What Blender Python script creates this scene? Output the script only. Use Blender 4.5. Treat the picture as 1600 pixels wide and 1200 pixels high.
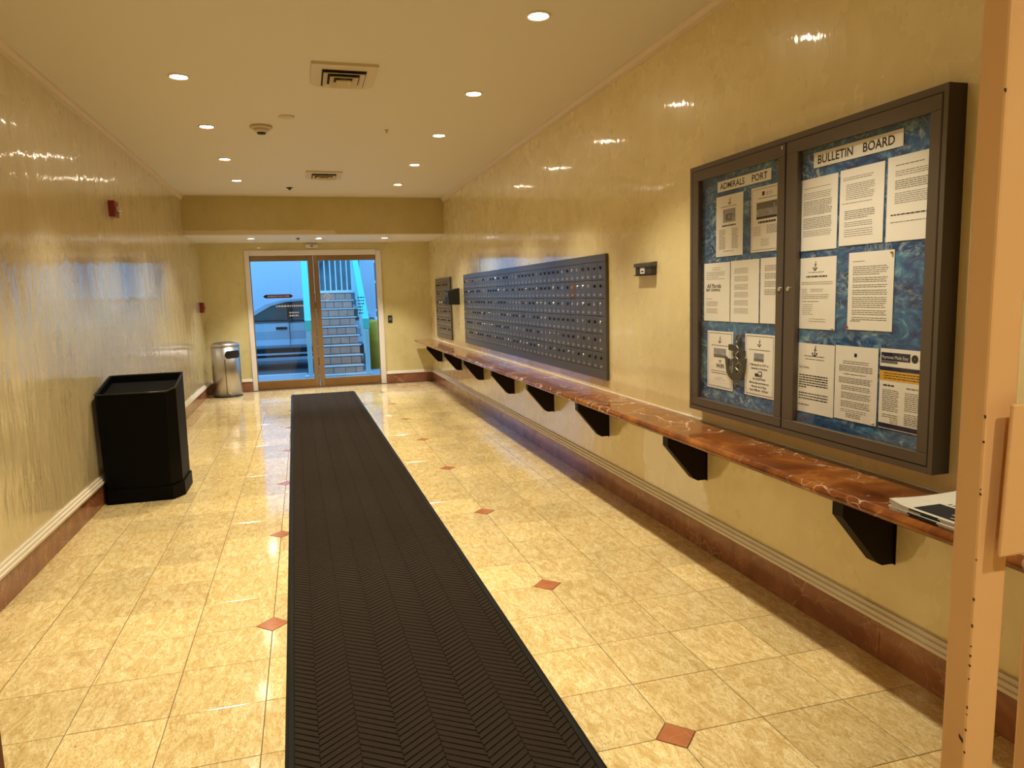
import bpy, bmesh, math, random
from mathutils import Vector, Matrix, Euler
random.seed(7)
for o in list(bpy.data.objects): bpy.data.objects.remove(o)
S = bpy.context.scene
COL = S.collection
R = math.radians

# ------------------------------------------------------------------ camera, world, exposure
cam_d = bpy.data.cameras.new('camera'); cam = bpy.data.objects.new('camera', cam_d); COL.objects.link(cam)
yaw, pitch, roll = 0.2771, 0.1251, -0.0276
cp, sp, cy_, sy_ = math.cos(pitch), math.sin(pitch), math.cos(yaw), math.sin(yaw)
fwd = Vector((sy_*cp, cy_*cp, -sp)); rt = Vector((cy_, -sy_, 0)); up = rt.cross(fwd)
r2 = rt*math.cos(roll) + up*math.sin(roll); u2 = up*math.cos(roll) - rt*math.sin(roll)
mw = Matrix((r2, u2, -fwd)).transposed().to_4x4(); mw.translation = (-1.0167, -1.8476, 1.3548)
cam.matrix_world = mw
cam_d.sensor_width = 36; cam_d.lens = 36*1127.25/1600; cam_d.clip_start = 0.05
S.camera = cam
w = bpy.data.worlds.new('sky'); S.world = w; w.use_nodes = True
bg = w.node_tree.nodes['Background']; bg.inputs[0].default_value = (0.19, 0.50, 1.0, 1); bg.inputs[1].default_value = 3.0
S.view_settings.view_transform = 'Standard'; S.view_settings.look = 'None'
S.view_settings.exposure = 0.0; S.view_settings.gamma = 1.0; S.view_settings.use_curve_mapping = False
WARM = (1.0, 0.895, 0.65); COOL = (1.0, 0.96, 0.90)
SPOT_W = 114.0; SOFFIT_W = 120.0

# ------------------------------------------------------------------ materials
MATS = {}
def mat(name, color=(.5, .5, .5), rough=.5, metal=0, spec=.5, emit=None, estr=0, bump=0, bscale=200, vary=0, vscale=8, coat=0):
    m = bpy.data.materials.new(name); m.use_nodes = True; nt = m.node_tree; b = nt.nodes['Principled BSDF']
    b.inputs['Base Color'].default_value = (*color, 1); b.inputs['Roughness'].default_value = rough
    b.inputs['Metallic'].default_value = metal; b.inputs['Specular IOR Level'].default_value = spec
    b.inputs['Coat Weight'].default_value = coat; b.inputs['Coat Roughness'].default_value = .06
    if emit: b.inputs['Emission Color'].default_value = (*emit, 1); b.inputs['Emission Strength'].default_value = estr
    if bump or vary:
        tc = nt.nodes.new('ShaderNodeTexCoord')
        if vary:
            n = nt.nodes.new('ShaderNodeTexNoise'); n.inputs['Scale'].default_value = vscale; n.inputs['Detail'].default_value = 5
            nt.links.new(tc.outputs['Object'], n.inputs['Vector'])
            mx = nt.nodes.new('ShaderNodeMix'); mx.data_type = 'RGBA'
            mx.inputs[6].default_value = (*[c*(1-vary) for c in color], 1); mx.inputs[7].default_value = (*[min(1, c*(1+vary)) for c in color], 1)
            nt.links.new(n.outputs[0], mx.inputs[0]); nt.links.new(mx.outputs[2], b.inputs['Base Color'])
        if bump:
            n = nt.nodes.new('ShaderNodeTexNoise'); n.inputs['Scale'].default_value = bscale; n.inputs['Detail'].default_value = 3
            nt.links.new(tc.outputs['Object'], n.inputs['Vector'])
            bp = nt.nodes.new('ShaderNodeBump'); bp.inputs['Strength'].default_value = bump; bp.inputs['Distance'].default_value = .01
            nt.links.new(n.outputs[0], bp.inputs['Height']); nt.links.new(bp.outputs[0], b.inputs['Normal'])
    MATS[name] = m
    return m

class NT:
    """small helper for wiring nodes"""
    def __init__(s, m): s.nt = m.node_tree; s.b = s.nt.nodes['Principled BSDF']
    def n(s, t, **kw):
        x = s.nt.nodes.new('ShaderNode'+t)
        for k, v in kw.items():
            if k in x.inputs.keys(): x.inputs[k].default_value = v
            else: setattr(x, k, v)
        return x
    def l(s, a, b): s.nt.links.new(a, b)
    def coords(s, scale=(1, 1, 1), src=None):
        if src is None: src = s.n('TexCoord').outputs['Object']
        mp = s.n('Mapping'); mp.inputs['Scale'].default_value = scale; s.l(src, mp.inputs['Vector']); return mp.outputs[0]
    def noise(s, vec, scale, detail=4, rough=.5, dist=0):
        x = s.n('TexNoise'); x.inputs['Scale'].default_value = scale; x.inputs['Detail'].default_value = detail
        x.inputs['Roughness'].default_value = rough; x.inputs['Distortion'].default_value = dist
        s.l(vec, x.inputs['Vector']); return x.outputs[0]
    def ramp(s, fac, stops):
        x = s.n('ValToRGB'); e = x.color_ramp.elements
        while len(e) < len(stops): e.new(.5)
        for k, (p, c) in enumerate(stops):
            e[k].position = p; e[k].color = (*c, 1) if hasattr(c, '__len__') else (c, c, c, 1)
        s.l(fac, x.inputs[0]); return x.outputs[0]
    def mix(s, fac, a, b, mode='MIX'):
        x = s.n('Mix'); x.data_type = 'RGBA'; x.blend_type = mode
        for v, i in ((fac, 0), (a, 6), (b, 7)):
            if hasattr(v, 'links'): s.l(v, x.inputs[i])
            elif hasattr(v, '__len__'): x.inputs[i].default_value = (*v, 1)
            else: x.inputs[i].default_value = v
        return x.outputs[2]
    def math(s, op, a, b=0, clamp=False):
        x = s.n('Math'); x.operation = op; x.use_clamp = clamp
        for v, i in ((a, 0), (b, 1)):
            if hasattr(v, 'links'): s.l(v, x.inputs[i])
            else: x.inputs[i].default_value = v
        return x.outputs[0]
    def bump(s, h, strength=.3, dist=.01, normal=None):
        x = s.n('Bump'); x.inputs['Strength'].default_value = strength; x.inputs['Distance'].default_value = dist
        s.l(h, x.inputs['Height'])
        if normal: s.l(normal, x.inputs['Normal'])
        return x.outputs[0]

def plaster(name, a, b, c, rough=.22, patch=None, bumpy=1.0, coat=1.0):
    """polished Venetian plaster: cloudy ochre, trowel streaks, wax sheen"""
    m = mat(name, a, rough); t = NT(m)
    v = t.coords()
    n1 = t.noise(v, 1.1, 6, .6, .6); n2 = t.noise(t.coords((3, 3, 2.2)), 2.2, 7, .62, .5)
    col = t.mix(t.ramp(n1, [(.34, 0), (.68, 1)]), a, b)
    col = t.mix(t.math('MULTIPLY', t.ramp(n2, [(.42, 0), (.80, 1)]), .5), col, c)
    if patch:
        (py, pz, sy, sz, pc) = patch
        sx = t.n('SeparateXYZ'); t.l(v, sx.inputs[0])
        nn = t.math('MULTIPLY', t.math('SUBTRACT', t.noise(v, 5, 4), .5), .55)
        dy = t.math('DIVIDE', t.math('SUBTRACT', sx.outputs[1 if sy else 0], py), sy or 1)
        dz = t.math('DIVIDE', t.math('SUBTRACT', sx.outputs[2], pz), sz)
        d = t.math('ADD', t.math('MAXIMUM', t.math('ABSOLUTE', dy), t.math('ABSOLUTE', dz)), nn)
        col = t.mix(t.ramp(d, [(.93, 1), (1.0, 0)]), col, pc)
    t.l(col, t.b.inputs['Base Color'])
    r = t.math('ADD', t.math('MULTIPLY', t.noise(v, 4, 4), .22), rough-.11); t.l(r, t.b.inputs['Roughness'])
    h = t.math('ADD', t.math('MULTIPLY', t.noise(t.coords((1, 1, .33)), 7, 3, .55), 1.0), t.math('MULTIPLY', t.noise(t.coords((1, 1, .16)), 45, 3, .6), .16))
    t.l(t.bump(h, .11*bumpy, .08), t.b.inputs['Normal'])
    t.b.inputs['Coat Weight'].default_value = coat; t.b.inputs['Coat IOR'].default_value = 1.6; t.b.inputs['Coat Roughness'].default_value = .05
    t.l(t.bump(h, .075*bumpy, .08), t.b.inputs['Coat Normal'])
    return m

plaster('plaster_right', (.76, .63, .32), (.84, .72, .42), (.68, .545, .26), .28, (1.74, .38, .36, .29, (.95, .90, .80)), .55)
plaster('plaster_left', (.64, .53, .30), (.74, .63, .40), (.55, .44, .23), .30, None, 1.35)
plaster('plaster_far', (.64, .54, .24), (.72, .62, .31), (.56, .46, .18), .30, None, .7)
plaster('plaster_beam', (.53, .43, .19), (.59, .48, .22), (.47, .37, .16), .35, (-1.5, 2.19, 0, .07, (.72, .60, .42)), .6, .05)

m = mat('ceiling_paint', (.74, .69, .61), .6, bump=.05, bscale=90)
m = mat('soffit_white', (.86, .82, .76), .35)
m = mat('white_trim', (.78, .70, .58), .35)
m = mat('crown_paint', (.74, .62, .48), .45)
m = mat('cream_steel', (.74, .45, .21), .34, bump=.10, bscale=25, vary=.06, vscale=6)
m = mat('cream_chip', (.03, .02, .015), .7)
m = mat('jamb_brown', (.22, .09, .04), .4)

def travertine():
    m = mat('travertine', (.8, .66, .42), .14); t = NT(m)
    tc = t.n('NewGeometry').outputs['Position']
    sc = t.n('VectorMath'); sc.operation = 'SCALE'; sc.inputs['Scale'].default_value = 1/.305; t.l(tc, sc.inputs[0])
    fl = t.n('VectorMath'); fl.operation = 'FLOOR'; t.l(sc.outputs[0], fl.inputs[0])
    wn = t.n('TexWhiteNoise'); t.l(fl.outputs[0], wn.inputs['Vector'])
    off = t.n('VectorMath'); off.operation = 'SCALE'; off.inputs['Scale'].default_value = 40; t.l(wn.outputs['Color'], off.inputs[0])
    ad = t.n('VectorMath'); ad.operation = 'ADD'; t.l(tc, ad.inputs[0]); t.l(off.outputs[0], ad.inputs[1])
    mp = t.coords((9, 3.4, 1), ad.outputs[0])
    warp = t.noise(mp, 1.2, 3, .5)
    band = t.noise(mp, 2.6, 8, .68, 1.6)
    fine = t.noise(t.coords((34, 12, 1), ad.outputs[0]), 3.0, 5, .6, 2.2)
    col = t.ramp(band, [(.30, (.56, .39, .16)), (.43, (.72, .54, .25)), (.55, (.84, .69, .37)), (.70, (.93, .83, .53))])
    col = t.mix(t.math('MULTIPLY', t.ramp(fine, [(.40, 1), (.50, 0)]), .7), col, (.55, .35, .13))
    val = t.math('ADD', t.math('MULTIPLY', wn.outputs['Value'], .22), .86)
    vv = t.n('VectorMath'); vv.operation = 'SCALE'; t.l(col, vv.inputs[0]); t.l(val, vv.inputs['Scale'])
    pits = t.ramp(t.noise(t.coords((10, 6, 1), ad.outputs[0]), 8, 2, .5), [(.735, 0), (.76, 1)])
    grey = t.ramp(t.noise(tc, .9, 2), [(.60, 0), (.72, 1)])
    pits2 = t.math('MULTIPLY', t.ramp(t.noise(t.coords((14, 5, 1), ad.outputs[0]), 9, 4, .7), [(.56, 0), (.60, 1)]), grey)
    col = t.mix(t.math('MULTIPLY', t.math('MAXIMUM', pits, pits2), .7), vv.outputs[0], (.20, .13, .08))
    t.l(col, t.b.inputs['Base Color'])
    t.l(t.math('ADD', t.math('MULTIPLY', warp, .12), .04), t.b.inputs['Roughness'])
    t.b.inputs['Coat Weight'].default_value = .35; t.b.inputs['Coat Roughness'].default_value = .09
    t.l(t.bump(t.noise(tc, 2.2, 3, .5), .05, .03), t.b.inputs['Normal'])
travertine()
mat('grout', (.16, .10, .05), .8)

def marble(name, a, b, c, vein, rough=.12, vs=2.2, amount=.75):
    m = mat(name, a, rough); t = NT(m)
    v = t.n('NewGeometry').outputs['Position']
    n1 = t.noise(v, 3.2, 7, .62, 1.2); col = t.ramp(n1, [(.30, a), (.50, b), (.70, c)])
    wv = t.n('VectorMath'); wv.operation = 'ADD'; t.l(v, wv.inputs[0])
    nz = t.n('TexNoise'); nz.inputs['Scale'].default_value = 3.5; nz.inputs['Detail'].default_value = 5; t.l(v, nz.inputs['Vector'])
    ns = t.n('VectorMath'); ns.operation = 'SCALE'; ns.inputs['Scale'].default_value = .45; t.l(nz.outputs['Color'], ns.inputs[0]); t.l(ns.outputs[0], wv.inputs[1])
    vo = t.n('TexVoronoi'); vo.feature = 'DISTANCE_TO_EDGE'; vo.inputs['Scale'].default_value = vs; t.l(wv.outputs[0], vo.inputs['Vector'])
    e = t.ramp(vo.outputs['Distance'], [(.003, 1), (.013, 0)])
    k = t.math('MULTIPLY', e, t.ramp(t.noise(v, 2.1, 3), [(.42, 0), (.52, amount)]))
    vo2 = t.n('TexVoronoi'); vo2.feature = 'DISTANCE_TO_EDGE'; vo2.inputs['Scale'].default_value = vs*4.5; t.l(wv.outputs[0], vo2.inputs['Vector'])
    k2 = t.math('MULTIPLY', t.ramp(vo2.outputs['Distance'], [(.006, 1), (.035, 0)]), t.ramp(t.noise(v, 3.7, 3), [(.52, 0), (.62, amount*.8)]))
    t.l(t.mix(t.math('MAXIMUM', k, k2), col, vein), t.b.inputs['Base Color'])
marble('shelf_marble', (.085, .022, .008), (.22, .065, .016), (.44, .17, .035), (.86, .68, .48), .10, 2.4)
marble('base_marble', (.19, .068, .036), (.29, .11, .055), (.40, .18, .09), (.55, .32, .20), .16, 2.0, .55)
marble('inlay_marble', (.36, .11, .045), (.45, .16, .07), (.52, .22, .10), (.62, .36, .2), .14, 6, .4)

m = mat('mat_pile', (.040, .029, .021), .95, spec=.1, bump=.8, bscale=420, vary=.6, vscale=260)
m = mat('mat_rubber', (.006, .006, .0055), .6, spec=.2)
m = mat('board_bronze', (.120, .094, .072), .42, metal=.35, bump=.03, bscale=300)
m = mat('board_side', (.055, .045, .038), .45, metal=.3)
m = mat('gap_black', (.006, .005, .005), .8)
m = mat('mail_bronze', (.115, .106, .098), .29, metal=.55, bump=.04, bscale=60)
m = mat('mail_brown', (.14, .075, .035), .4, metal=.4)
m = mat('mail_plate', (.36, .33, .29), .45)
m = mat('chrome', (.75, .73, .70), .18, metal=1)
m = mat('lock_dark', (.012, .011, .010), .35, metal=.6)
m = mat('steel_brushed', (.46, .43, .39), .36, metal=1); t = NT(m)
t.l(t.bump(t.noise(t.coords((1, 1, .02)), 260, 2), .12, .004), t.b.inputs['Normal'])
m = mat('black_plastic', (.006, .006, .006), .32)
m = mat('black_matte', (.004, .004, .004), .7)
m = mat('bin_black', (.002, .002, .002), .5, spec=.08)
m = mat('bin_inside', (.004, .004, .004), .9, spec=.1)
m = mat('mahogany', (.008, .003, .002), .4, spec=.2, vary=.3, vscale=12)
m = mat('paper', (.86, .83, .78), .75, spec=.2)
m = mat('paper_card', (.88, .85, .80), .5, spec=.3)
m = mat('ink', (.03, .03, .035), .8, spec=.1)
m = mat('ink_grey', (.16, .15, .15), .8, spec=.1)
m = mat('ink_faint', (.33, .31, .30), .8, spec=.1)
m = mat('ink_yellow', (.75, .42, .06), .7, spec=.1)
m = mat('ink_navy', (.035, .035, .07), .7, spec=.1)
m = mat('photo_print', (.30, .30, .36), .5, vary=.8, vscale=55)
m = mat('anchor_iron', (.030, .028, .025), .45, metal=.15, vary=.4, vscale=40)
m = mat('red_plastic', (.22, .018, .012), .35)
m = mat('pin_red', (.5, .02, .06), .35)
m = mat('pin_clear', (.7, .7, .68), .3)
m = mat('lens_clear', (.62, .55, .52), .15)
m = mat('vent_paint', (.66, .56, .42), .5)
m = mat('vent_dark', (.012, .010, .010), .8)
m = mat('detector_cream', (.56, .45, .32), .45)
m = mat('lamp_lens', (1, 1, 1), .4, emit=(1.0, .86, .66), estr=50)
m = mat('lamp_lens_cool', (1, 1, 1), .4, emit=(1.0, .93, .84), estr=60)
m = mat('lamp_trim', (.85, .78, .66), .35)
m = mat('door_bronze', (.27, .165, .065), .36, metal=.35, vary=.15, vscale=5)
m = mat('door_rail_brass', (.30, .165, .055), .32, metal=.6, vary=.35, vscale=4)
m = mat('weather_strip', (.012, .012, .012), .6)
m = mat('seal_white', (.8, .8, .8), .5)
m = mat('green_black', (.012, .022, .014), .4)
m = mat('sensor_white', (.74, .68, .58), .4)
m = mat('sign_red', (.16, .012, .012), .5)
m = mat('decal_white', (.85, .85, .85), .5)
m = mat('news_paper', (.68, .66, .60), .7, vary=.06, vscale=30)
m = mat('news_edge', (.42, .39, .35), .8, vary=.5, vscale=160)
# exterior
m = mat('stucco_white', (.62, .66, .70), .8, bump=.15, bscale=60, vary=.05, vscale=2)
m = mat('concrete', (.40, .40, .40), .85, bump=.1, bscale=50, vary=.12, vscale=3)
m = mat('asphalt', (.12, .12, .125), .85, bump=.2, bscale=120)
m = mat('kerb_white', (.75, .74, .70), .7)
m = mat('turquoise_rail', (.12, .80, .66), .4)
m = mat('pale_post', (.50, .78, .78), .4)
m = mat('riser_tile_a', (.80, .44, .32), .6, vary=.25, vscale=9)
m = mat('riser_tile_b', (.70, .40, .30), .6, vary=.25, vscale=9)
m = mat('tread_white', (.84, .82, .78), .6)
m = mat('mortar', (.10, .09, .09), .9)
m = mat('bollard_yellow', (.95, .45, .02), .5, vary=.2, vscale=5)
m = mat('car_paint', (.56, .62, .68), .25, metal=.25, coat=.8)
m = mat('car_dark', (.010, .010, .011), .5)
m = mat('car_glass', (.03, .09, .10), .12, spec=.9)
m = mat('tyre', (.012, .012, .012), .8)
m = mat('wall_teal', (.10, .20, .20), .7, vary=.5, vscale=3)
m = mat('dark_steel', (.05, .07, .08), .5)

def glass(name, refl=1.0, tint=(1, 1, 1)):
    m = bpy.data.materials.new(name); m.use_nodes = True; nt = m.node_tree; nt.nodes.clear()
    out = nt.nodes.new('ShaderNodeOutputMaterial'); mx = nt.nodes.new('ShaderNodeMixShader')
    tr = nt.nodes.new('ShaderNodeBsdfTransparent'); tr.inputs[0].default_value = (*tint, 1)
    gl = nt.nodes.new('ShaderNodeBsdfGlossy'); gl.inputs['Roughness'].default_value = .01
    lw = nt.nodes.new('ShaderNodeLayerWeight'); lw.inputs[0].default_value = .5
    pw = nt.nodes.new('ShaderNodeMath'); pw.operation = 'POWER'; pw.inputs[1].default_value = 5; nt.links.new(lw.outputs['Facing'], pw.inputs[0])
    ma = nt.nodes.new('ShaderNodeMath'); ma.operation = 'MULTIPLY_ADD'; ma.inputs[1].default_value = .95; ma.inputs[2].default_value = .035; nt.links.new(pw.outputs[0], ma.inputs[0])
    nt.links.new(ma.outputs[0], mx.inputs[0]); nt.links.new(tr.outputs[0], mx.inputs[1]); nt.links.new(gl.outputs[0], mx.inputs[2])
    nt.links.new(mx.outputs[0], out.inputs[0]); MATS[name] = m
glass('glass'); glass('glass_door', tint=(.93, .98, 1.0))

def ocean():
    m = mat('ocean_print', (.03, .1, .2), .45); t = NT(m)
    v = t.coords((1, 1, 1.9))
    sw = t.noise(v, 3.0, 3, .5, .4)
    ch = t.noise(v, 7, 9, .72, 1.6)
    foam = t.noise(t.coords((1, 1.2, 2.0)), 10, 10, .76, 2.2)
    col = t.ramp(ch, [(.36, (.006, .028, .11)), (.49, (.014, .080, .25)), (.58, (.04, .18, .38)), (.68, (.20, .42, .52))])
    f = t.math('MULTIPLY', t.ramp(foam, [(.50, 0), (.62, 1)]), t.ramp(sw, [(.38, 0), (.58, .9)]))
    t.l(t.mix(f, col, (.42, .55, .58)), t.b.inputs['Base Color'])
ocean()

# ------------------------------------------------------------------ geometry helpers
class MB:
    def __init__(s): s.bm = bmesh.new(); s.mats = []; s.cur = 0
    def use(s, name):
        if name not in s.mats: s.mats.append(name)
        s.cur = s.mats.index(name); return s
    def face(s, vs):
        try: f = s.bm.faces.new(vs)
        except ValueError: return None
        f.material_index = s.cur; return f
    def quad(s, *pts): return s.face([s.bm.verts.new(p) for p in pts])
    def box(s, x0, x1, y0, y1, z0, z1, bev=0, seg=1):
        before = set(s.bm.faces)
        r = bmesh.ops.create_cube(s.bm, size=1)
        for v in r['verts']:
            v.co = Vector(((x0+x1)/2+v.co.x*(x1-x0), (y0+y1)/2+v.co.y*(y1-y0), (z0+z1)/2+v.co.z*(z1-z0)))
        if bev > 0:
            es = list({e for v in r['verts'] for e in v.link_edges})
            bmesh.ops.bevel(s.bm, geom=es, offset=bev, segments=seg, affect='EDGES', profile=.5)
        for f in s.bm.faces:
            if f not in before: f.material_index = s.cur
        return s
    def prism(s, poly, a0, a1, axis='y'):
        """extrude a 2D polygon; axis y: poly=(x,z); axis x: poly=(y,z); axis z: poly=(x,y)"""
        def P(p, a): return {'y': (p[0], a, p[1]), 'x': (a, p[0], p[1]), 'z': (p[0], p[1], a)}[axis]
        A = [s.bm.verts.new(P(p, a0)) for p in poly]; B = [s.bm.verts.new(P(p, a1)) for p in poly]
        n = len(poly); s.face(A); s.face(B[::-1])
        for k in range(n): s.face([A[k], B[k], B[(k+1) % n], A[(k+1) % n]])
        return s
    def lathe(s, prof, c=(0, 0, 0), seg=24, axis='z', cap=True):
        rings = []
        for (r, h) in prof:
            ring = []
            for k in range(seg):
                a = 2*math.pi*k/seg; u, v = r*math.cos(a), r*math.sin(a)
                p = {'z': (u, v, h), 'x': (h, u, v), 'y': (u, h, v)}[axis]
                ring.append(s.bm.verts.new((c[0]+p[0], c[1]+p[1], c[2]+p[2])))
            rings.append(ring)
        for a, b in zip(rings, rings[1:]):
            for k in range(seg): s.face([a[k], a[(k+1) % seg], b[(k+1) % seg], b[k]])
        if cap: s.face(rings[0]); s.face(rings[-1])
        return s
    def tube(s, pts, r, seg=8):
        pts = [Vector(p) for p in pts]; rings = []
        for i, p in enumerate(pts):
            d = (pts[min(i+1, len(pts)-1)]-pts[max(i-1, 0)]).normalized()
            a = d.cross(Vector((0, 0, 1)));
            if a.length < 1e-3: a = d.cross(Vector((0, 1, 0)))
            a.normalize(); b = d.cross(a); rr = r[i] if hasattr(r, '__len__') else r
            rings.append([s.bm.verts.new(p+(a*math.cos(2*math.pi*k/seg)+b*math.sin(2*math.pi*k/seg))*rr) for k in range(seg)])
        for a, b in zip(rings, rings[1:]):
            for k in range(seg): s.face([a[k], a[(k+1) % seg], b[(k+1) % seg], b[k]])
        s.face(rings[0]); s.face(rings[-1]); return s
    def build(s, name, mats=None, parent=None, smooth=False, off=None):
        bmesh.ops.recalc_face_normals(s.bm, faces=s.bm.faces)
        if off is None and parent is not None: off = -Vector(WORLD[parent.name])
        me = bpy.data.meshes.new(name)
        if off is not None: bmesh.ops.translate(s.bm, verts=s.bm.verts, vec=off)
        s.bm.to_mesh(me); s.bm.free()
        if smooth:
            for p in me.polygons: p.use_smooth = True
        for k in (s.mats or [mats]): me.materials.append(MATS[k])
        o = bpy.data.objects.new(name, me); COL.objects.link(o)
        if parent is not None:
            o.parent = parent; WORLD[o.name] = WORLD[parent.name]
        else: WORLD[o.name] = (0, 0, 0)
        return o
WORLD = {}
def thing(name, label, cat, loc=(0, 0, 0), group=None, kind=None):
    o = bpy.data.objects.new(name, None); COL.objects.link(o); o.location = loc; o.empty_display_size = .05
    o['label'] = label; o['category'] = cat
    if group: o['group'] = group
    if kind: o['kind'] = kind
    WORLD[o.name] = tuple(loc); return o
def tag(o, label, cat, group=None):
    o['label'] = label; o['category'] = cat
    if group: o['group'] = group
    return o
def struct(o, label=None, cat=None):
    o['kind'] = 'structure'
    if label: o['label'] = label
    if cat: o['category'] = cat
    return o
def copy_tree(o, parent=None, loc=None):
    c = o.copy(); COL.objects.link(c); WORLD[c.name] = WORLD[o.name]
    if parent is not None: c.parent = parent
    if loc is not None: c.location = loc; WORLD[c.name] = tuple(loc)
    for ch in list(o.children): copy_tree(ch, c)
    return c
def bx(name, m, *a, parent=None, bev=0, **k): return MB().box(*a, bev=bev).build(name, m, parent, **k)
def text_mesh(body, size, width=None, bold=0, shear=0):
    cu = bpy.data.curves.new('lettering', 'FONT'); cu.body = body; cu.size = size; cu.align_x = 'LEFT'; cu.offset = bold; cu.shear = shear
    cu.resolution_u = 3
    ob = bpy.data.objects.new('lettering', cu); COL.objects.link(ob)
    dg = bpy.context.evaluated_depsgraph_get(); dg.update()
    me = bpy.data.meshes.new_from_object(ob.evaluated_get(dg)); bpy.data.objects.remove(ob); bpy.data.curves.remove(cu)
    xs = [v.co.x for v in me.vertices]; x0, x1 = min(xs), max(xs)
    k = 1 if width is None else width/(x1-x0)
    for v in me.vertices: v.co.x = (v.co.x-x0)*k
    return me, (x1-x0)*k
def wall_text(body, x, y, z, size, m, parent, width=None, bold=0, name='lettering', centre=False, shear=0):
    """lettering on a surface facing -x; runs towards -y from y (or centred on y)"""
    me, wd = text_mesh(body, size, width, bold, shear)
    if centre: y = y+wd/2
    off = Vector(WORLD[parent.name])
    for v in me.vertices: v.co = Vector((x, y-v.co.x, z+v.co.y))-off
    me.materials.clear(); me.materials.append(MATS[m])
    o = bpy.data.objects.new(name, me); COL.objects.link(o); o.parent = parent; WORLD[o.name] = WORLD[parent.name]; return o
def front_text(body, x, y, z, size, m, parent, width=None, bold=0, name='lettering'):
    me, wd = text_mesh(body, size, width, bold)
    off = Vector(WORLD[parent.name])
    for v in me.vertices: v.co = Vector((x+v.co.x, y, z+v.co.y))-off
    me.materials.clear(); me.materials.append(MATS[m])
    o = bpy.data.objects.new(name, me); COL.objects.link(o); o.parent = parent; WORLD[o.name] = WORLD[parent.name]; return o

# ------------------------------------------------------------------ the setting
XL, XR, FW, CZ = -2.42, .93, 9.58, 2.69
YB = -4.0
T = .305
struct(bx('wall_left', 'plaster_left', XL-.12, XL, YB, FW+.14, -.05, CZ+.1))
struct(bx('wall_right', 'plaster_right', XR, XR+.12, YB, FW+.14, -.05, CZ+.1))
struct(bx('wall_back', 'plaster_far', XL-.12, XR+.12, YB-.12, YB, -.05, CZ+.1))
struct(bx('ceiling', 'ceiling_paint', XL-.12, XR+.12, YB-.12, FW+.14, CZ, CZ+.12))
wf = MB(); wf.box(XL, -1.80, FW, FW+.14, -.05, CZ); wf.box(.165, XR, FW, FW+.14, -.05, CZ); wf.box(-1.80, .165, FW, FW+.14, 2.05, CZ)
struct(wf.build('wall_far', 'plaster_far'))
struct(bx('soffit_beam', 'plaster_beam', XL, XR, 8.25, FW, 2.205, CZ))
struct(bx('soffit_panel', 'soffit_white', XL, XR, 8.252, FW, 2.193, 2.205))
# crown mouldings
for nm, x0, sgn in (('trim_1', XL, 1), ('trim_2', XR, -1)):
    c = MB(); c.prism([(x0, CZ-.052), (x0+sgn*.010, CZ-.052), (x0+sgn*.014, CZ-.034), (x0+sgn*.030, CZ-.014), (x0+sgn*.034, CZ), (x0, CZ)], -1.0, 8.25)
    struct(c.build(nm, 'crown_paint'))

# floor: bed, tiles with recessed joints, red diamond inlays
floor = struct(bx('floor', 'grout', XL-.05, XR+.05, YB, FW+.06, -.06, -.003))
DD = .066
def tile_poly(cut):
    g = .0014; h = T/2-g; d = DD+.0015
    c = [(-h, -h), (h, -h), (h, h), (-h, h)]; out = []
    for k, (x, y) in enumerate(c):
        if k == cut:
            px, py = (x-math.copysign(d, x), y), (x, y-math.copysign(d, y))
            out += [py, px] if k in (0, 2) else [px, py]
        else: out.append((x, y))
    return out
def add_tile(mb, poly, cx=0, cy=0, z=0, ch=.0012):
    n = len(poly); k = 1-ch*2/T
    A = [mb.bm.verts.new((cx+p[0], cy+p[1], -.012)) for p in poly]
    B = [mb.bm.verts.new((cx+p[0], cy+p[1], z-.0008)) for p in poly]
    C = [mb.bm.verts.new((cx+p[0]*k, cy+p[1]*k, z)) for p in poly]
    mb.face(C)
    for a, b in ((A, B), (B, C)):
        for q in range(n): mb.face([a[q], a[(q+1) % n], b[(q+1) % n], b[q]])
tmesh = {}
for cut in (None, 0, 1, 2, 3):
    mb = MB(); add_tile(mb, tile_poly(cut)); o = mb.build('floor_tile', 'travertine'); tmesh[cut] = o.data; bpy.data.objects.remove(o)
def cut_of(i, j):
    for k, (a, b) in enumerate(((0, 0), (1, 0), (1, 1), (0, 1))):
        if (i+a) in (-4, 0) and (j+b) % 4 == 0: return k
    return None
far = MB()
for j in range(-4, 32):
    for i in range(-8, 3):
        if i in (-3, -2) and j < 28 and j > -4: continue
        if j <= 16:
            o = bpy.data.objects.new('floor_tile', tmesh[cut_of(i, j)]); COL.objects.link(o); o.parent = floor
            o.location = ((i+.5)*T, (j+.5)*T, random.uniform(-.0003, .0002))
        elif (j+1)*T < FW+.05: add_tile(far, tile_poly(cut_of(i, j)), (i+.5)*T, (j+.5)*T)
o = far.build('floor_tile', 'travertine', floor); o['kind'] = 'stuff'
mb = MB(); mb.box(-3*T, -1*T, -3*T, 28*T, -.012, 0); mb.box(XL, XR, YB, -4*T, -.012, 0); mb.build('floor_bed', 'travertine', floor)
mb = MB(); d = DD-.001; mb.prism([(-d, 0), (0, -d), (d, 0), (0, d)], -.012, 0, 'z'); dm = mb.build('diamond_inlay', 'inlay_marble'); dmesh = dm.data; bpy.data.objects.remove(dm)
for i in (-4, 0):
    for j in range(-4, 32, 4):
        o = bpy.data.objects.new('diamond_inlay', dmesh); COL.objects.link(o); o.parent = floor; o.location = (i*T, j*T, .0001)

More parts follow.
